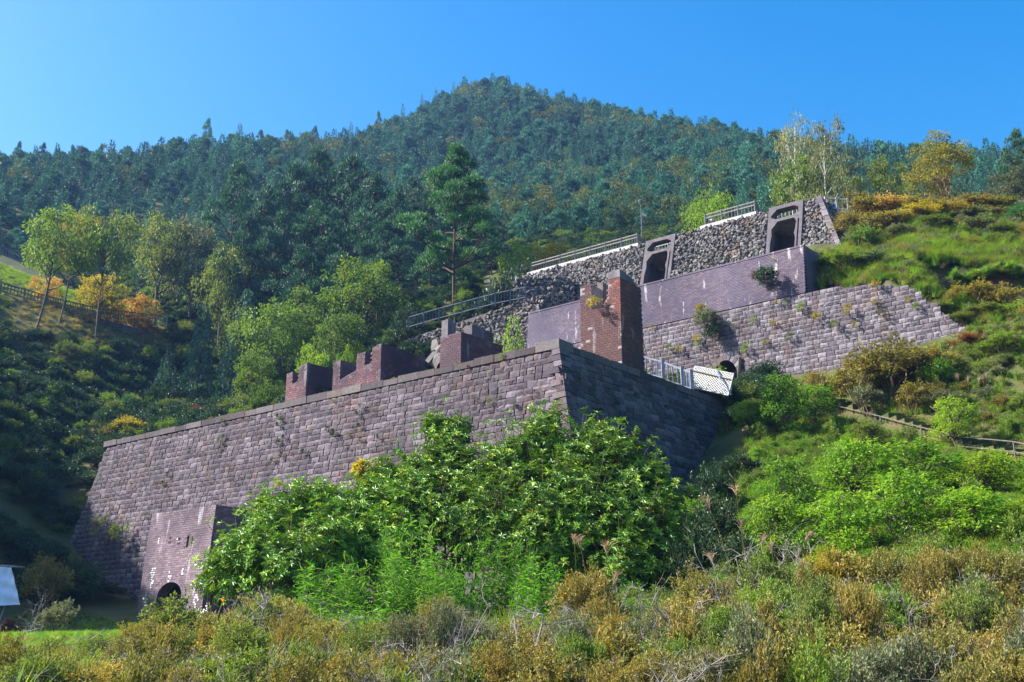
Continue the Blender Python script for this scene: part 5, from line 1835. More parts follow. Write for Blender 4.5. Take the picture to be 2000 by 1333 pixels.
# clump of pines in the middle
PN = [(440, 328, 84, 130), (500, 372, 79, 115), (560, 330, 86, 130), (612, 300, 88, 150), (672, 316, 87, 140), (722, 350, 84, 125), (772, 384, 82, 110), (470, 430, 75, 120), (535, 425, 76, 130), (612, 405, 79, 140),
      (690, 420, 78, 130), (750, 440, 76, 115), (575, 490, 72, 120), (655, 500, 73, 120), (800, 352, 93, 80), (838, 380, 92, 90), (930, 410, 84, 110), (960, 470, 78, 90), (735, 505, 70, 100), (840, 480, 74, 90)]
PL = ['leftmost tall pine of the dark middle clump', 'shorter pine right of the leftmost tall one', 'broad pine left of the tallest in the middle clump', 'tallest pine of the dark middle clump', 'second tallest pine, just right of the tallest', 'pine sloping down on the right shoulder of the clump',
      'lower pine at the right shoulder of the middle clump', 'pine under the leftmost tall one, above the grey olive tree', 'pine in the left half of the clump, second tier', 'pine below the tallest in the clump, second tier', 'pine below the second tallest, second tier', 'pine at the right of the second tier of the clump',
      'low pine at the front left of the clump', 'low pine at the front middle of the clump', 'small pine on the slope behind, between the clump and the single tall pine', 'pine close behind the left side of the single tall pine', 'pine close behind the right side of the single tall pine', 'low dark pine right of the single tall pine above the stair fence',
      'low pine at the front right of the clump above the upswept green tree', 'dark pine low on the left of the single tall trunk']
for i, (u, v, Y, w) in enumerate(PN):
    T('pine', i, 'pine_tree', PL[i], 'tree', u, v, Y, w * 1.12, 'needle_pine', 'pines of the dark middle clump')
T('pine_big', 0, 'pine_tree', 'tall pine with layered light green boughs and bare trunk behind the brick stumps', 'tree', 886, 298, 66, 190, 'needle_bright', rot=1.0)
# cedars at the foot of the mountain behind the fences
for i, (u, v, Y, w) in enumerate(((985, 425, 96, 46), (1020, 408, 97, 50), (1060, 398, 98, 50), (1100, 405, 98, 46), (1140, 395, 99, 50), (1178, 408, 97, 44), (1210, 398, 99, 48), (1250, 405, 98, 46), (1290, 385, 101, 50), (1325, 395, 99, 44),
                                 (1360, 372, 102, 48), (1120, 440, 90, 44), (1165, 445, 90, 42), (1200, 440, 90, 40), (1275, 430, 92, 44), (1310, 428, 91, 42), (1420, 360, 104, 46), (1470, 365, 104, 44), (1040, 445, 90, 44))):
    T('cedar', i, 'cedar_tree', 'bluish green cedar, ' + ('first second third fourth fifth sixth seventh eighth ninth tenth eleventh'.split()[i] + ' from the left in the hind row' if i < 11 else 'first second third fourth fifth sixth seventh eighth'.split()[(0, 1, 2, 3, 4, 5, 6, 7)[i - 11]] + ' of the short front ones') + ' behind the topmost fences', 'tree', u, v - 14, Y, w * 1.15, 'needle_cedar', 'cedars at the foot of the mountain')
# left terrace
for i, (u, v, Y, w, b, lab, ln, mt) in enumerate(((112, 398, 66.5, 165, (75, 617), 'leaning slender tree at the far left, its trunk bent over the brown fence', (0, .12), 'leaf_green'),
                                              (150, 402, 68.5, 120, (117, 622), 'slender forked tree between the leaning tree and the straight thin tree', (0, .1), 'leaf_gold'),
                                              (205, 388, 70, 130, (188, 664), 'tall straight thin-trunked tree before the yellow bush', (0, .02), 'leaf_olive'))):
    p = pY(b[0], b[1], Y - 3)
    p[2] = min(p[2], float(ground(p[0], p[1])) + .2) if True else p[2]
    T('thin', i, 'slender_tree', lab, 'tree', u, v, Y, w, mt, at_=p, lean=ln, rot=.4 * i)
T('broad_low', 0, 'yellow_bush', 'large yellow autumn bush behind the brown terrace fence', 'bush', 195, 532, 71.5, 135, 'leaf_yellow')
T('broad_low', 1, 'orange_bush', 'small orange bush behind the leaning slender tree', 'bush', 88, 538, 69, 66, 'leaf_orange')
T('broad_low', 2, 'orange_bush', 'orange bush at the right end of the brown terrace fence', 'bush', 262, 572, 74, 95, 'leaf_orange')
T('broad', 0, 'olive_tree', 'spreading olive tree with level boughs right of the thin-trunked trees', 'tree', 305, 416, 77, 120, 'leaf_olive')
T('broad', 1, 'olive_tree', 'round grey olive tree beside the dark pine clump', 'tree', 368, 428, 77, 130, 'leaf_grey')
T('broad', 2, 'green_tree', 'dull green tree between the olive tree and the pines', 'tree', 425, 470, 74, 100, 'leaf_olive')
T('broad', 2, 'lime_tree', 'yellow green small tree behind the two left slender trees', 'tree', 90, 468, 76, 90, 'leaf_bright')
for i, (u, v, Y, w, lab) in enumerate(((382, 585, 66, 90, 'bluish drooping cedar left of the bright broadleaf trees'), (440, 640, 62, 70, 'small bluish cedar below the bright broadleaf trees'), (322, 672, 66, 60, 'short pale cedar at the edge of the shaded slope'),
                                     (470, 560, 70, 100, 'dark bluish cedar under the pine clump'), (243, 768, 56, 70, 'young bright green cedar just above the far end of the wall'), (545, 540, 72, 90, 'dark cedar behind the pale green trees'))):
    T('cedar', i, 'cedar_tree', lab, 'tree', u, v, Y, w, 'needle_cedar' if i != 4 else 'needle_bright')
# lit broadleaf trees above the wall
for i, (u, v, Y, w, mt, lab) in enumerate(((712, 503, 66, 175, 'leaf_green', 'big bright green tree with upswept twigs above the widest brick stump'),
                                          (600, 565, 65, 150, 'leaf_green', 'mid green tree left of the big upswept tree'),
                                          (520, 585, 63, 140, 'leaf_green', 'pale green tree above the lowest brick stump'),
                                          (460, 600, 65, 110, 'leaf_olive', 'olive green tree left of the pale green trees'),
                                          (655, 600, 60, 120, 'leaf_green', 'leafy green tree between the two tallest green trees, lower down'),
                                          (500, 690, 55, 100, 'leaf_green', 'low green tree just behind the lowest brick stump'),
                                          (790, 590, 62, 80, 'leaf_dark', 'dark tree under the tall pine at the stair fence'))):
    T('broad', i, 'broadleaf_tree', lab, 'tree', u, v, Y, w, mt)
T('broad_low', 0, 'lime_bush', 'bright lime green bush above the notch of the lowest brick stump', 'bush', 607, 660, 47, 78, 'leaf_bright')
T('broad_low', 1, 'lime_bush', 'small lime green bush above the left fin of the widest brick stump', 'bush', 668, 668, 48, 46, 'leaf_bright')
T('broad_low', 2, 'orange_bush', 'small orange bush in the gap right of the widest brick stump', 'bush', 812, 698, 43, 36, 'leaf_orange')
T('conifer', 1, 'young_conifer', 'yellow green young conifer behind the coping left of the red tower', 'tree', 1003, 612, 45, 120, 'leaf_bright')
T('conifer', 2, 'young_conifer', 'low yellow green conifer touching the stump with concrete blocks', 'tree', 963, 650, 44, 84, 'leaf_bright')
T('broad_low', 0, 'yellow_bush', 'yellow and orange bush above the left end of the topmost fence', 'bush', 1072, 458, 66, 112, 'leaf_yellow')
T('broad_low', 1, 'lime_bush', 'lime green bush at the far left end of the topmost fence', 'bush', 1010, 472, 65, 80, 'leaf_bright')
T('broad', 3, 'lime_tree', 'bright lime green tree behind the left end of the short kerb fence', 'tree', 1392, 366, 62, 110, 'leaf_bright')
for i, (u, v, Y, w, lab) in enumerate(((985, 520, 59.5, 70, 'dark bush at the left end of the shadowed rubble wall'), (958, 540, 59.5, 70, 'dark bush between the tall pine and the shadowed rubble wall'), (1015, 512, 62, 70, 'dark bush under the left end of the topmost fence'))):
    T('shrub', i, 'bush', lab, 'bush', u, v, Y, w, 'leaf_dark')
# upper right
T('broad_low', 0, 'green_tree', 'fresh green tree behind the concrete frame near the corner stones', 'tree', 1563, 288, 60, 115, 'leaf_green')
T('broad', 3, 'green_tree', 'dull green tree behind the right hand birch', 'tree', 1640, 300, 66, 130, 'leaf_olive')
T('birch', 0, 'birch_tree', 'slender birch with sparse leaves above the fresh green tree', 'tree', 1574, 200, 64, 140, 'leaf_birch')
T('birch', 1, 'birch_tree', 'white trunked birch at the right end of the topmost wall', 'tree', 1632, 208, 59, 135, 'leaf_birch')
T('yellow_tree', 0, 'autumn_tree', 'wide yellowing tree with peeling red trunk on the hill crest', 'tree', 1850, 270, 52, 140, 'leaf_gold', rot=2.2)
T('broad', 0, 'olive_tree', 'small olive tree between the birch and the yellow tree', 'tree', 1738, 306, 58, 85, 'leaf_olive')
T('broad_low', 1, 'olive_tree', 'low olive green tree touching the left side of the yellow tree', 'tree', 1795, 340, 56, 80, 'leaf_olive')
T('broad', 1, 'olive_tree', 'grey green tree below the crest right of the yellow tree', 'tree', 1985, 335, 55, 100, 'leaf_grey')
T('pine', 1, 'pine_tree', 'dark pine reaching in at the right edge of the sky', 'tree', 2005, 262, 58, 90, 'needle_pine')
T('pine', 2, 'pine_tree', 'bright green young pine at the right edge above the turf', 'tree', 1998, 405, 46, 90, 'needle_bright')
T('shrub', 0, 'round_shrub', 'round clipped yellow olive shrub beside the right corner of the topmost wall', 'shrub', 1672, 377, 51.5, 70, 'leaf_rust')
for i in range(8):
    u = 1700 + i * 38
    T('conifer', i, 'crest_conifer', 'dark conifer of the tree line beyond the right crest', 'tree', u + random.uniform(-8, 8), 322 + random.uniform(0, 26), 118, 46, 'needle_far', 'conifers beyond the right crest')
# shrubs of the upper right slope
SH = [(1690, 402, 49, 62, 'leaf_rust'), (1728, 400, 48.5, 70, 'leaf_orange'), (1770, 404, 48.8, 60, 'leaf_rust'), (1812, 408, 49, 66, 'leaf_azalea'), (1905, 402, 49.5, 90, 'leaf_rust'), (1950, 398, 50, 70, 'leaf_olive'), (1662, 425, 47.5, 54, 'leaf_rust'),
      (1700, 432, 47, 62, 'leaf_azalea'), (1745, 428, 47, 66, 'leaf_rust'), (1795, 435, 47, 70, 'leaf_yellow'), (1850, 430, 47.5, 76, 'leaf_rust'), (1905, 440, 47, 70, 'leaf_grey'), (1945, 432, 47.5, 60, 'leaf_rust'),
      (1690, 452, 46, 56, 'leaf_green'), (1760, 455, 45.5, 60, 'leaf_grey'), (1830, 462, 45, 66, 'leaf_olive'), (1900, 470, 44.5, 72, 'leaf_grey'), (1960, 475, 44, 60, 'leaf_olive')]
CN = {'leaf_rust': 'rusty olive', 'leaf_orange': 'orange brown', 'leaf_azalea': 'olive green', 'leaf_yellow': 'yellowish', 'leaf_grey': 'grey green', 'leaf_olive': 'dull green', 'leaf_green': 'fresh green'}
WH = ['just right of the topmost corner stones', 'second along the crest from the corner stones', 'third along the crest from the corner stones', 'on the crest left of the yellow tree', 'on the crest right of the yellow tree', 'at the right end of the crest', 'touching the foot of the corner stones',
      'below the first crest shrubs', 'below the orange brown crest shrub', 'in the middle of the slope below the crest', 'straight below the yellow tree', 'below the right end of the crest', 'at the right edge below the crest', 'low on the slope beside the rubble wall', 'low in the middle of the upper slope', 'above the left end of the brick recess',
      'above the middle of the brick recess', 'above the right end of the brick recess']
for i, (u, v, Y, w, mt) in enumerate(SH):
    T('shrub', i, 'hillside_shrub', CN[mt] + ' shrub ' + WH[i], 'shrub', u, v - 16, Y, w * 1.4, mt, 'shrubs on the upper right slope')
for i, (u, v, Y, w, mt, lab) in enumerate(((1640, 516, 41.2, 110, 'leaf_green', 'green overhanging shrub on top of the arched wall, right of its brick end'), (1590, 524, 41.5, 60, 'leaf_green', 'small green shrub against the brick end of the arched wall'),
                                          (1700, 520, 41, 80, 'leaf_dark', 'dark green shrub hanging over the top right of the arched wall'), (1745, 540, 40.3, 60, 'leaf_olive', 'olive shrub on the upper right shoulder of the arched wall'),
                                          (1905, 552, 38.2, 110, 'leaf_rust', 'rusty shrub in front of the brick recess'), (1960, 556, 37.8, 90, 'leaf_rust', 'rusty shrub below the brick recess at the right edge'),
                                          (1990, 600, 36.5, 130, 'leaf_green', 'wide green shrub at the right edge below the rusty ones'), (1925, 610, 36.5, 80, 'leaf_olive', 'olive shrub beside the sloping end of the arched wall'),
                                          (1840, 590, 37.6, 60, 'leaf_olive', 'dull shrub on the upper sloping edge of the arched wall'), (1880, 625, 36.8, 60, 'leaf_olive', 'dull shrub on the lower sloping edge of the arched wall'),
                                          (1745, 668, 35.0, 170, 'leaf_rust', 'broad rusty orange bush below the arched wall'), (1690, 690, 35.3, 130, 'leaf_rust', 'rusty bush at the left of the broad rusty one'),
                                          (1810, 672, 34.6, 120, 'leaf_rust', 'rusty bush at the right of the broad rusty one'), (1888, 655, 35.4, 70, 'leaf_red', 'red bush at the lower right end of the arched wall'),
                                          (1835, 698, 33.8, 74, 'leaf_maple', 'small bright green bush before the rusty bushes'), (1790, 745, 33.2, 90, 'leaf_rust', 'low orange shrub below the small bright green bush'),
                                          (1700, 750, 34.2, 70, 'leaf_grey', 'grey green low shrub under the rusty bushes'), (1850, 760, 32.4, 90, 'leaf_grey', 'pale grey green shrub by the plumed grass'),
                                          (1960, 690, 34, 110, 'leaf_green', 'fresh green bush at the right edge of the middle slope'), (1600, 722, 36.4, 70, 'leaf_rust', 'small rusty bush at the foot of the arched wall'))):
    T('shrub', i, 'hillside_shrub' if i > 9 else 'hillside_bush', lab, 'shrub', u, v, Y, w * 1.15, mt)
MP = [(1530, 752, 33.5, 130, 'leaf_maple', 'green maple by the right end of the lattice screen'), (1600, 760, 34, 120, 'leaf_maple', 'green maple above the upper end of the pipe railing'), (1475, 768, 35.2, 80, 'leaf_olive', 'olive little tree under the arched drain'),
      (1875, 785, 29.6, 130, 'leaf_bright', 'lime green small tree across the pipe railing'), (1550, 885, 21.5, 180, 'leaf_maple', 'low maple at the edge of the wall shadow'), (1670, 868, 22, 220, 'leaf_maple', 'broad maple in the middle of the right slope'),
      (1800, 862, 21.5, 230, 'leaf_maple', 'broad maple just below the pipe railing'), (1930, 872, 21, 210, 'leaf_bright', 'light green maple below the railing at the right edge'), (1520, 965, 17.5, 190, 'leaf_maple', 'maple overhanging the plumed grass'),
      (1640, 950, 17, 220, 'leaf_maple', 'maple whose trunk shows above the grey dead shrub'), (1770, 942, 16.5, 240, 'leaf_maple', 'maple with forking trunk at right, second row'), (1905, 950, 16, 240, 'leaf_maple', 'widest low maple at the lower right'),
      (2010, 955, 16, 180, 'leaf_bright', 'yellow green maple cut by the right edge'), (1470, 800, 34.0, 120, 'leaf_maple', 'shaded little maple below the lattice screen'), (1700, 820, 30.5, 110, 'leaf_olive', 'thin little tree beside the pipe railing')]
for i, (u, v, Y, w, mt, lab) in enumerate(MP):
    T('maple', i, 'maple_tree', lab, 'tree', u, v + (i * 37 % 5 - 2) * 9 - 12, Y, w * .85, mt)
for i, (u, v, Y, w, mt, lab) in enumerate(((255, 812, 50.5, 80, 'leaf_yellow', 'yellow olive bush at the far end of the long wall top'), (215, 825, 50.5, 50, 'leaf_rust', 'rusty shrub at the very end of the long wall top'), (330, 815, 48, 40, 'leaf_bright', 'lime green sprig above the coping near the far end'),
                                          (390, 792, 52, 80, 'leaf_red', 'reddish brown brush heap behind the coping'), (455, 780, 50, 80, 'leaf_olive', 'olive bush behind the coping left of the lowest brick stump'), (510, 745, 47, 70, 'leaf_green', 'green shrub touching the lowest brick stump'),
                                          (85, 1085, 37, 110, 'leaf_rust', 'brownish bush in the shade right of the white tarp'), (10, 1205, 33, 60, 'leaf_red', 'reddish bush under the white tarp'), (110, 1170, 28, 90, 'leaf_grey', 'grey green weeds at the edge of the mown meadow'))):
    T('shrub', i, 'bush', lab, 'bush', u, v, Y, w, mt)

# ------------------------------------------------------------------ plants that grow out of the walls
def wall_plant(face, u, v, wpx, mat, name, label, group=None, i=0, k='shrub', drop=0.0):
    a_, b_ = face.hit(u, v)
    P = face.pt(a_, b_, .02)
    dep = proj(P)[2]
    w = wpx * dep / FPX
    root = thing(name, label, 'plant', P, group)
    root.rotation_euler = (0, 0, random.uniform(0, 6.28))
    q = unit(face.nh * .9 + np.array([0, 0, .6 - drop]))
    root.rotation_euler = Vector(q).to_track_quat('Z', 'Y').to_euler()
    for nm, me in zip(('stem', 'foliage'), K[k][i % len(K[k])]):
        o = bpy.data.objects.new(nm, me); o.parent = root; o.scale = (w, w, w * .9)
        sc.collection.objects.link(o)
        if nm == 'foliage':
            if not me.materials:
                me.materials.append(M[mat])
            o.material_slots[0].link = 'OBJECT'; o.material_slots[0].material = M[mat]
    return root


K['tuft'] = [shrub(360 + i, lobes=5, per=70, leafL=.13, leafW=.3, twigs=6, spiky=.5) for i in range(3)]
for i, (u, v, w, mt, lab) in enumerate(((1386, 640, 52, 'leaf_grey', 'largest pale green bush growing from the stone joints above the arched drain'), (1402, 662, 46, 'leaf_dark', 'dark green bush hanging just above the arched drain'),
                                     (1374, 614, 28, 'leaf_yellow', 'yellowish tuft at the brick edge above the drain bushes'), (1506, 556, 52, 'leaf_dark', 'dark straggling bush at the brick and stone line under the brick end'), (1484, 549, 30, 'twig_dark', 'bare brown twigs on the brick left of the straggling bush'))):
    wall_plant(F3, u, v, w, mt, 'wall_shrub', lab, None, i)
for i, (u, v, w, mt) in enumerate(((1476, 632, 16, 'leaf_bright'), (1568, 608, 22, 'leaf_bright'), (1600, 628, 26, 'leaf_yellow'), (1636, 642, 24, 'leaf_olive'), (1660, 614, 28, 'leaf_yellow'), (1714, 566, 26, 'leaf_yellow'), (1712, 596, 16, 'leaf_yellow'),
                                  (1792, 604, 18, 'leaf_bright'), (1672, 641, 18, 'leaf_yellow'), (1725, 618, 22, 'leaf_grey'), (1546, 665, 22, 'leaf_grey'), (1514, 637, 16, 'leaf_yellow'), (1368, 668, 20, 'leaf_yellow'), (1366, 676, 18, 'leaf_bright'), (1330, 690, 20, 'leaf_yellow'),
                                  (1312, 685, 18, 'leaf_olive'), (1460, 690, 24, 'leaf_bright'), (1498, 676, 18, 'leaf_yellow'), (1403, 622, 12, 'leaf_bright'), (1277, 642, 12, 'leaf_yellow'), (1434, 640, 12, 'leaf_bright'), (1778, 592, 16, 'leaf_yellow'), (1536, 596, 12, 'leaf_olive'),
                                  (1520, 595, 14, 'leaf_yellow'), (1512, 510, 8, 'leaf_bright'))):
    wall_plant(F3, u, v, w, mt, 'joint_plant', {'leaf_yellow': 'small yellowish', 'leaf_bright': 'small lime green', 'leaf_grey': 'small grey green', 'leaf_olive': 'small olive'}[mt] + ' tuft rooted in the joints of the arched wall', 'tufts in the joints of the arched wall', i, 'tuft')
for i in range(34):
    u = random.uniform(300, 1080)
    v = 862 - .224 * (u - 210) + random.uniform(14, 130)
    if i % 5 == 0:
        u, v = 548 + random.uniform(-12, 12), 800 + random.uniform(0, 110)
    wall_plant(F1, u, v, random.uniform(8, 17), 'leaf_dark' if i % 3 else 'leaf_olive', 'joint_plant', 'tiny dark green tuft rooted in the joints of the long lower wall', 'tufts in the joints of the long wall', i, 'tuft')
for i in range(14):
    u = random.uniform(1120, 1360)
    wall_plant(F2, u, 700 + (u - 1090) * .37 + random.uniform(10, 140), random.uniform(10, 22), 'leaf_dark', 'joint_plant', 'tiny dark tuft rooted in the shaded end of the long wall', 'tufts in the shaded wall end', i, 'tuft')
wall_plant(F1, 215, 1050, 60, 'leaf_grey', 'wall_shrub', 'grassy tuft on the ledge left of the brick portal', None, 1, 'tuft')
wall_plant(F1, 250, 1058, 52, 'leaf_olive', 'wall_shrub', 'straggling weeds on the ledge touching the brick portal', None, 2, 'tuft')
wall_plant(FT1, 1170, 604, 34, 'leaf_yellow', 'wall_shrub', 'dry yellowish tuft in the notch of the red brick tower', None, 0, 'tuft')
wall_plant(F1, 985, 702, 16, 'leaf_bright', 'wall_shrub', 'fresh green tuft just under the coping near the corner', None, 0, 'tuft')


for i in range(10):
    u = 260 + i * 82 + random.uniform(-30, 30)
    P_ = F1.pt(solve_a(F1, u), 0, -.2)
    o = obj('coping_grass', colored(K['tuft'][i % 3][1], 'leaf_olive' if i % 2 else 'grass_dry'))
    o.location = P_ - np.array([0, 0, .06])
    s_ = random.uniform(.22, .5)
    o.scale = (s_, s_, s_ * .8)
    tag(o, 'small tuft growing on the coping of the long lower wall', 'plant', 'tufts on the coping of the long wall')

# ------------------------------------------------------------------ rhododendrons before the wall
def rhododendron(name, label, lobes, r, dens=74, leafL=.118, mat='rhodo', spent=True):
    Y0 = lobes[0][2]
    b = at(lobes[0][0], Y0)
    root = thing(name, label, 'bush', b)
    tm, cm, om = MB(), MB(), MB()
    C = []
    for (u, v, Y, rp) in lobes:
        c = pY(u, v, Y)
        dep = proj(c)[2]
        C.append((c, rp * dep / FPX))
    for c, rd in C:
        g = np.array([c[0] * .8 + b[0] * .2 + r.normal() * .3, c[1] + r.normal() * .2, 0]); g[2] = float(ground(g[0], g[1])) - .1
        for q in range(4):
            tube(tm, bend(g + r.normal(size=3) * [.2, .2, 0], c + ball(r, 1)[0] * rd * .5, r, .08, 6), np.linspace(.035, .012, 6), 5, 0, 0, False)
        n = int(dens * 4 * rd * rd * 3.0)
        d = unit(r.normal(size=(n, 3)) + [0, -.25, .35])
        lump = 1 + .34 * np.sin(d[:, :1] * 5 + c[0] * 3) * np.sin(d[:, 2:] * 6 + c[2] * 2) + .12 * np.sin(d[:, 1:2] * 11)
        pos = c + d * rd * (r.uniform(.35, 1.0, (n, 1)) ** .8) * lump
        ns = int(n * .06)                                            # shoots that stand out of the mass
        pos[:ns] = c + unit(d[:ns] + [0, 0, .5]) * rd * r.uniform(1.0, 1.6, (ns, 1))
        gz = ground(pos[:, 0], pos[:, 1])
        keep = pos[:, 2] > gz + .1
        pos, d = pos[keep], d[keep]
        n = len(pos)
        up = unit(d * .8 + [0, 0, .75] + r.normal(size=(n, 3)) * .3)
        # a whorl: leaves all round the tip of a shoot
        k = 8
        a = np.cross(up, r.normal(size=(n, 3))); a = unit(a); bb = np.cross(up, a)
        th = (np.arange(k) * 2.39996)[None, :] + r.uniform(0, 6, (n, 1))
        rise = r.uniform(-.15, .75, (n, k))
        ax = a[:, None] * np.cos(th)[..., None] + bb[:, None] * np.sin(th)[..., None] + up[:, None] * rise[..., None]
        nr = up[:, None] + ax * -.2 + r.normal(size=(n, k, 3)) * .15
        L = leafL * r.uniform(.7, 1.25, (n, 1)) * r.uniform(.75, 1.15, (n, k))
        tint = np.clip(r.normal(.40, .17, (n, 1)) + r.normal(0, .08, (n, k)) + .10 * (rise > .45), 0, 1)
        leaves(cm, np.repeat(pos, k, 0) + ax.reshape(-1, 3) * .01, ax.reshape(-1, 3), nr.reshape(-1, 3), L.ravel(), L.ravel() * .32, tint.ravel(), 0, 0, True)
        far_ = np.argsort(-((pos - c) @ np.array([0, -.5, .8])))[:int(n * .35)]
        for i in far_[::3]:
            tube(tm, [c + (pos[i] - c) * .45, pos[i]], [.009, .005], 4, 0, 0, False)
        if spent:
            m = r.integers(0, n, 2)
            leaves(om, pos[m] + up[m] * .03, up[m] * .2 + r.normal(size=(2, 3)) * .6 - [0, .3, 0], r.normal(size=(2, 3)) + [0, -1, .5], .15, .06, r.uniform(.2, .8, 2), 0, 0, True)
    tm = part('stem', tm, M['twig_dark'], root, True)
    part('foliage', cm, M[mat], root)
    if spent and om.n:
        part('spent_leaves', om, M['rhodo_orange'], root)
    return root


rr_ = np.random.default_rng(9)
rhododendron('rhododendron_bush', 'broad leathery-leaved bush beside the brick portal', [(525, 1062, 17.5, 68), (560, 1015, 18, 62), (470, 1110, 16.8, 72), (560, 1120, 16.5, 80), (478, 1075, 17.4, 38), (425, 1130, 17, 40), (640, 1085, 17, 80), (515, 1005, 18, 30)], rr_)
rhododendron('rhododendron_bush', 'middle leathery-leaved bush before the long wall, left of the tallest shoots', [(650, 1005, 18.3, 56), (720, 1010, 18.5, 62), (730, 985, 18.8, 50), (700, 1075, 17.6, 75), (790, 1000, 18.6, 70), (770, 1080, 17.8, 75), (610, 985, 18.4, 36)], rr_)
rhododendron('rhododendron_bush', 'tall bush with high leafy shoots standing against the long wall', [(872, 850, 19.8, 44), (880, 905, 19.5, 55), (830, 930, 19.2, 58), (850, 1010, 18.6, 85), (930, 960, 19, 75), (940, 1040, 18, 90), (760, 940, 19.2, 42), (845, 835, 19.8, 24), (900, 845, 19.8, 24)], rr_)
rhododendron('rhododendron_bush', 'largest bush covering the foot of the wall corner, dark on its right side', [(1060, 880, 19.2, 66), (1000, 920, 19, 72), (1070, 830, 19.6, 34), (1130, 920, 19, 80), (1190, 890, 19.4, 55), (1165, 850, 19.6, 30), (1230, 890, 19.6, 32), (1220, 960, 18.8, 85), (1270, 960, 19, 55), (1290, 1020, 18.6, 60), (1250, 1060, 18, 90), (1150, 1030, 18, 95), (1060, 990, 18.4, 90),
                                                       (1310, 1090, 17.8, 55), (1040, 1070, 17.6, 85), (1210, 1130, 17.2, 80)], rr_)
rhododendron('yellow_sapling', 'thin sapling with yellow leaves in front of the long wall', [(706, 915, 19.4, 20), (712, 945, 19.4, 16)], rr_, 60, .13, 'leaf_yellow', False)


# ------------------------------------------------------------------ dwarf bamboo
def bamboo(seed):
    r = np.random.default_rng(seed)
    tm, cm = MB(), MB()
    for i in range(60):
        a, q = r.uniform(0, 6.28), math.sqrt(r.uniform()) * .38
        b = np.array([math.cos(a) * q, math.sin(a) * q, -.03])
        e = b + np.array([math.cos(a) * .22, math.sin(a) * .22, 0]) * r.uniform(.2, 1) + [0, 0, r.uniform(.45, .98)]
        P = bend(b, e, r, .06, 5)
        tube(tm, P, np.linspace(.004, .002, 5), 4, 0, 0, False)
        n = 34
        t = r.uniform(.3, 1.0, n)
        pos = np.stack([np.interp(t * 4, range(5), P[:, j]) for j in range(3)], 1) + r.normal(size=(n, 3)) * .03
        ax = r.normal(size=(n, 3)) * [1, 1, .45] + [0, 0, .25]
        leaves(cm, pos, ax, r.normal(size=(n, 3)) * .4 + [0, 0, 1], r.uniform(.07, .14, n), r.uniform(.011, .017, n), np.clip(r.normal(.45, .18, n) + r.normal(0, .1), 0, 1), 0, .2, True)
    return tm.mesh('culm', [M['twig_dark']], True), cm.mesh('blades')


K['bamboo'] = [bamboo(600 + i) for i in range(3)]
for i, (u, v, Y, w, lab) in enumerate(((640, 1095, 14.6, 150, 'dwarf bamboo clump at the lower left of the leathery bushes'), (735, 1080, 14.8, 170, 'dwarf bamboo clump in the middle foreground, left of centre'), (830, 1050, 15.4, 160, 'bright dwarf bamboo leaning toward the tall bush'),
                                       (780, 1010, 16.6, 120, 'upper dwarf bamboo among the leathery leaves'), (880, 1100, 14.6, 150, 'dwarf bamboo clump under the tall bush'), (1100, 925, 17.6, 110, 'dwarf bamboo with long blades at the wall corner'), (990, 1040, 15.8, 140, 'dwarf bamboo at the centre of the foreground greenery'),
                                       (1060, 1080, 15, 130, 'pale dwarf bamboo left of the plumed grass'), (690, 1170, 13, 150, 'lowest dwarf bamboo clump above the azalea shrubs'))):
    T('bamboo', i, 'dwarf_bamboo', lab, 'bamboo', u, v, Y, w, 'bamboo', parts=('culm', 'blades'))

# ------------------------------------------------------------------ azaleas and other shrubs across the foreground
cols = {'L': ['leaf_azalea', 'leaf_azalea', 'leaf_rust', 'leaf_olive', 'leaf_green'], 'C': ['leaf_rust', 'leaf_azalea', 'leaf_azalea', 'leaf_olive', 'leaf_grey', 'leaf_green', 'leaf_rust'], 'R': ['leaf_rust', 'leaf_azalea', 'leaf_rust', 'leaf_olive', 'leaf_grey', 'leaf_azalea', 'leaf_green', 'leaf_azalea', 'leaf_rust', 'leaf_olive']}
TINT = {'leaf_azalea': 'olive green', 'leaf_rust': 'rust tinged', 'leaf_olive': 'dull green', 'leaf_orange': 'orange tipped', 'leaf_grey': 'grey green', 'leaf_green': 'fresh green'}
WHERE = [(120, 'at the left corner'), (250, 'beside the mown meadow'), (400, 'below the portal arch'), (540, 'below the tall yellowish shrub'), (680, 'left of the dwarf bamboo'), (820, 'under the dwarf bamboo'), (960, 'below the middle of the greenery'), (1090, 'left of the leggy rusty shrub'), (1220, 'below the leggy rusty shrub'),
         (1350, 'below the dark side of the big bush'), (1480, 'below the reeds'), (1600, 'below the pale lime shrub'), (1720, 'below the bright yellow shrub'), (1850, 'below the forked maple'), (2200, 'at the right corner')]
ROW = ['in the hindmost row', 'in the second row', 'in the middle row', 'in the fourth row', 'in the nearest row']
rf = np.random.default_rng(31)
used = {}
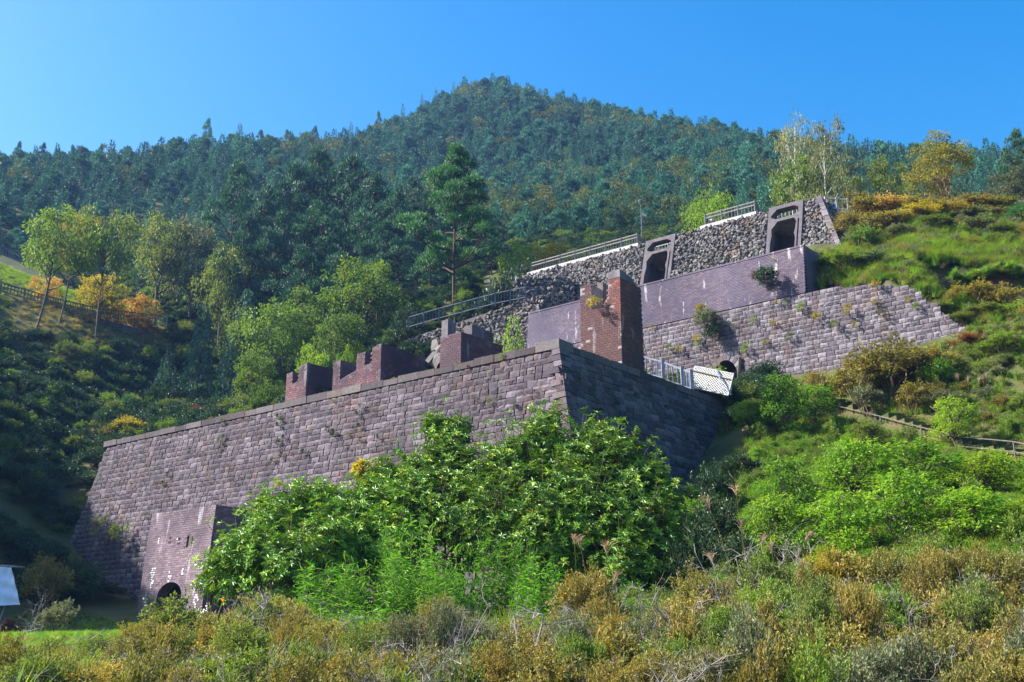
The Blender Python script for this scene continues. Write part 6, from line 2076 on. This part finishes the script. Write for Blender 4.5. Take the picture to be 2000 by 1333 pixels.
for Y, step, f in ((12.0, 78, 0), (10.4, 74, 1), (9.0, 80, 2), (7.8, 92, 3), (6.8, 104, 4)):
    u = -50 + f * 23
    while u < 2060:
        reg = 'L' if u < 620 else ('C' if u < 1330 else 'R')
        if reg == 'L':
            vt = (1188, 1205, 1228, 1250, 1285)[f] + (22 if u < 230 else 0)
            if u < 190 and f < 3:
                u += step; continue
        elif reg == 'C':
            vt = (1215, 1215, 1228, 1258, 1285)[f] + (0 if u < 800 else -20)
            if f == 0 and u < 960:
                u += step; continue
        else:
            vt = (1098, 1125, 1160, 1205, 1255)[f] + (25 if u < 1480 else 0)
        vt += rf.uniform(-34, 34)
        mt = cols[reg][int(rf.integers(0, len(cols[reg])))]
        kk = 'azalea' if rf.uniform() < .72 else 'shrub'
        lab = TINT[mt] + ' shrub ' + ROW[f] + ' ' + next(t for lim, t in WHERE if u < lim)
        used[lab] = used.get(lab, 0) + 1
        if used[lab] > 1:
            lab += ', further right'
        T(kk, int(rf.integers(0, 5)), 'azalea_shrub' if kk == 'azalea' else 'low_shrub', lab, 'shrub', u + rf.uniform(-18, 18), vt, Y + rf.uniform(-.5, .5), step * rf.uniform(1.2, 2.0), mt, 'shrubs across the foreground')
        u += step
# bare stems, dry stalks and grass heads that stand between the shrubs
tw = []
for q in range(4):
    r_ = np.random.default_rng(800 + q)
    m = MB()
    for s_ in range(7):
        a_ = r_.uniform(0, 6.28)
        e_ = np.array([math.cos(a_) * .3 * r_.uniform(.2, 1), math.sin(a_) * .3 * r_.uniform(.2, 1), r_.uniform(.6, 1.0)])
        B_ = bend([r_.normal() * .04, r_.normal() * .04, -.05], e_, r_, .12, 6)
        tube(m, B_, np.linspace(.011, .003, 6), 4, 0, 0, False)
        for z_ in range(7):
            st_ = B_[r_.integers(2, 6)]
            e2 = st_ + unit(r_.normal(size=3) * [1, 1, .5] + [0, 0, .6]) * r_.uniform(.1, .3)
            B2 = bend(st_, e2, r_, .12, 3)
            tube(m, B2, [.004, .0025, .001], 3, 0, 0, False)
            for y_ in range(3):
                tube(m, [B2[1], B2[1] + unit(r_.normal(size=3) + [0, 0, .5]) * r_.uniform(.05, .14)], [.0022, .0008], 3, 0, 0, False)
    tw.append(m.mesh('stem', [M['twig'] if q < 2 else M['twig_dark']]))
hd = grass_tuft(540, 26, 1, .22, .006, 4, .25).mesh('stalk', [M['grass_dry']])
P = field(30000, 8.5, 18.5, .62, lambda x, y, u, v: (u > -200) & (u < 2200) & ~((u < 480) & (y > 12)), rv)[:340]
n = len(P)
s = rv.uniform(.5, 1.0, n)
P2 = field(30000, 7.5, 19, .62, lambda x, y, u, v: (u > -200) & (u < 2200) & ~((u < 480) & (y > 12)), rv)[:420]
n2_ = len(P2)
s2 = rv.uniform(.5, 1.0, n2_)
scatter('tall_grass', P2, np.stack([s2, s2, s2 * rv.uniform(.8, 1.2, n2_)], 1), rots(n2_, rv, .12), rv.choice([0, 1, 0, 2], n2_), gr)
scatter('bare_twigs', P, np.stack([s, s, s * rv.uniform(.8, 1.15, n)], 1), rots(n, rv, .15), rv.choice([0, 1, 2, 3, 4, 4], n), tw + [hd])
for i, (u, v, Y, w, mt, lab) in enumerate(((1150, 1112, 11.6, 150, 'leaf_rust', 'leggy shrub with rusty leaf tips at the foot of the dark bush'), (1630, 1078, 12.4, 110, 'leaf_yellow', 'bright yellow shrub at the foot of the maples'),
                                          (520, 1160, 12.8, 170, 'leaf_azalea', 'tall yellowish shrub just right of the brick portal foot'), (1370, 1115, 12, 120, 'leaf_azalea', 'yellow green shrub left of the bending reeds'), (1495, 1085, 12.2, 70, 'leaf_bright', 'slim lime green sapling among the plumed reeds'), (1480, 1150, 11, 110, 'leaf_bright', 'pale lime shrub under the plumed reeds'))):
    T('azalea', i, 'azalea_shrub', lab, 'shrub', u, v, Y, w, mt)


def bare(u, v, Y, w, label, seed):
    r = np.random.default_rng(seed)
    P = at(u, Y)
    H = ztop(P[0], P[1], v) - P[2]
    W = w * (P[1] * CP + P[2] * SP) / FPX
    root = thing('dead_shrub', label, 'shrub', P, None)
    for s in range(5):
        m = MB()
        a = r.uniform(0, 6.28)
        e = np.array([math.cos(a) * W * .4 * r.uniform(.3, 1), math.sin(a) * W * .4 * r.uniform(.3, 1), H * r.uniform(.7, 1)])
        B = bend([0, 0, -.1], e, r, .14, 7)
        tube(m, B, np.linspace(.018, .005, 7), 5)
        for q in range(9):
            st = B[r.integers(2, 7)]
            d = unit(r.normal(size=3) * [1, 1, .6] + [0, 0, .5] + e * .3)
            e2 = st + d * H * r.uniform(.15, .4)
            B2 = bend(st, e2, r, .12, 4)
            tube(m, B2, np.linspace(.007, .002, 4), 4, 0, 0, False)
            for k_ in range(4):
                s3 = B2[r.integers(1, 4)]
                tube(m, [s3, s3 + unit(d + r.normal(size=3) * .7) * H * r.uniform(.06, .18)], [.003, .0012], 4, 0, 0, False)
        obj('branch', m.mesh('branch', [M['twig']]), root)
    return root


bare(1425, 1080, 11.6, 150, 'bare grey shrub standing left of the bright yellow shrub', 1)
bare(1000, 1180, 8.6, 200, 'bleached bare shrub in the middle foreground', 2)
bare(480, 1170, 11, 130, 'bare whitish twigs in front of the tall yellowish shrub', 3)
bare(1330, 1180, 8.8, 170, 'bare twigs among the orange azaleas right of centre', 4)
bare(1760, 1170, 9, 190, 'bare twigs among the azaleas at the lower right', 5)
bare(1560, 1060, 12.6, 90, 'grey lichen covered twigs behind the bright yellow shrub', 6)
bare(70, 1160, 30, 26, 'thin dead stalk before the shade right of the white tarp', 7)


# shrubs added in dark leaf colour to deepen the shadow between bush and maples
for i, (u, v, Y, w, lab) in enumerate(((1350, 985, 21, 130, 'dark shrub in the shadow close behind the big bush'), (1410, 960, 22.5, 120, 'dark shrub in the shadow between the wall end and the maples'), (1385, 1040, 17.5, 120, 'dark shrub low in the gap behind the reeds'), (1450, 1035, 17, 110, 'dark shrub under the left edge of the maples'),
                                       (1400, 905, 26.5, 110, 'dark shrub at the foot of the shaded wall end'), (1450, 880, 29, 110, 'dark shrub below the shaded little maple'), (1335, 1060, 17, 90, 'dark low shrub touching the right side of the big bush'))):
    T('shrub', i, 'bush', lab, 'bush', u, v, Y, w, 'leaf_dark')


# ------------------------------------------------------------------ plumed grass
def plumed(u, v_tip, Y, u_tip, label, seed, group=None, pl=.5):
    r = np.random.default_rng(seed)
    P = at(u, Y)
    z = ztop(P[0], P[1], v_tip)
    dep = P[1] * CP + z * SP
    root = thing('plumed_grass', label, 'grass', P, group)
    H = z - P[2]
    tip = np.array([(u_tip - u) * dep / FPX, r.uniform(-.1, .1), H])
    t = np.linspace(0, 1, 8)[:, None]
    st = np.array([0, 0, -.05]) + t * np.array([0, 0, H - .0]) + t ** 2.2 * np.array([tip[0], tip[1], 0])
    m = MB(); tube(m, st, np.linspace(.007, .003, 8), 5); obj('stalk', m.mesh('stalk', [M['grass_dry']]), root)
    m = MB()
    n = 16
    dr = unit(st[-1] - st[-2])
    for i in range(n):
        b = st[-1] - dr * pl * .45 * (1 - i / n)
        a = r.uniform(0, 6.28)
        o = np.array([math.cos(a), math.sin(a), 0]) * r.uniform(.25, .55)
        L = pl * r.uniform(.6, 1.0) * (1 - .45 * i / n)
        q = b + (dr * .9 + o) * L * .55
        e = q + (dr * .55 + o * 1.3 - [0, 0, .25]) * L * .5
        tube(m, [b, q, e], [.003, .0045, .002], 4, r.uniform(), 0, False)
    obj('plume', m.mesh('plume', [M['plume']]), root)
    m = grass_tuft(seed + 50, 16, .8, .55, .012, 4)
    obj('blades', m.mesh('blades', [M['grass']]), root)
    return root


for i, (u, v, Y, ut, lab) in enumerate(((1132, 1045, 11.4, 1125, 'pinkish plume at the left edge of the dark bush'), (1180, 1058, 11.2, 1192, 'open fan-shaped plume second from the left, before the dark bush'), (1160, 1050, 11.6, 1135, 'upright thin plume before the dark bush'), (1196, 1118, 10.8, 1203, 'short plume low before the dark bush'),
                                       (1466, 948, 13, 1452, 'tallest plumed reed in the dark gap left of the maples'), (1443, 975, 13, 1395, 'reed bending left in the dark gap'), (1470, 1018, 12.6, 1457, 'straight reed with red plume in the dark gap'), (1483, 1045, 12.4, 1505, 'reed leaning right under the maple'),
                                       (1530, 1040, 12.4, 1592, 'reddish plume leaning far right under the maple'), (1525, 1060, 12.2, 1520, 'short reddish plume under the maple'), (1590, 1092, 11.6, 1578, 'orange plume beside the bright yellow shrub'), (1415, 1080, 12.2, 1398, 'thin reed at the left of the dark gap'))):
    plumed(u, v, Y, ut, lab, 700 + i, None, .3)
for i in range(9):
    u = random.uniform(1870, 1960)
    plumed(u, random.uniform(715, 745), 32.4 + random.uniform(-.6, .6), u + random.uniform(-6, 10), 'pale plumed grass beside the grey green shrub on the right slope', 730 + i, 'pale plumed grasses on the right slope', .45)
K['reed'] = [(MB(), grass_tuft(520 + i, 50, 1, .55, .012, 5, .8).mesh('blades')) for i in range(2)]
for i, (u, v, Y, w, lab) in enumerate(((1440, 1150, 10.8, 110, 'arching long grass tuft below the dark gap'), (1240, 1180, 10.4, 120, 'arching long grass between the orange shrubs'), (342, 1165, 14.5, 44, 'upright long grass before the portal arch'), (1170, 1175, 10.2, 90, 'arching grass at the foot of the leggy rusty shrub'))):
    P = at(u, Y)
    o = obj('grass_tussock', colored(K['reed'][i % 2][1], 'grass'))
    o.location = P
    dep = P[1] * CP + P[2] * SP
    o.scale = (w * dep / FPX, w * dep / FPX, max(.4, ztop(P[0], P[1], v) - P[2]))
    tag(o, lab, 'grass')

# ------------------------------------------------------------------ the air: thin bluish haze that swallows the far hill
hz = MB()
zl = float(Zg.min()) - 1.0
zh = float(max(Zg.max(), 40)) + 14.0
box(hz, (0, 290, (zl + zh) / 2), (1500, 650, zh - zl))
m = bpy.data.materials.new('thin blue haze')
m.use_nodes = True
m.node_tree.nodes.clear()
ho = m.node_tree.nodes.new('ShaderNodeOutputMaterial')
hv = m.node_tree.nodes.new('ShaderNodeVolumePrincipled')
hv.inputs['Color'].default_value = (0.26, 0.48, 1.0, 1)
hv.inputs['Density'].default_value = 0.00026
hv.inputs['Anisotropy'].default_value = 0.3
m.node_tree.links.new(hv.outputs[0], ho.inputs['Volume'])
h_ob = obj('haze', hz.mesh('haze', [m]))
h_ob['kind'] = 'stuff'
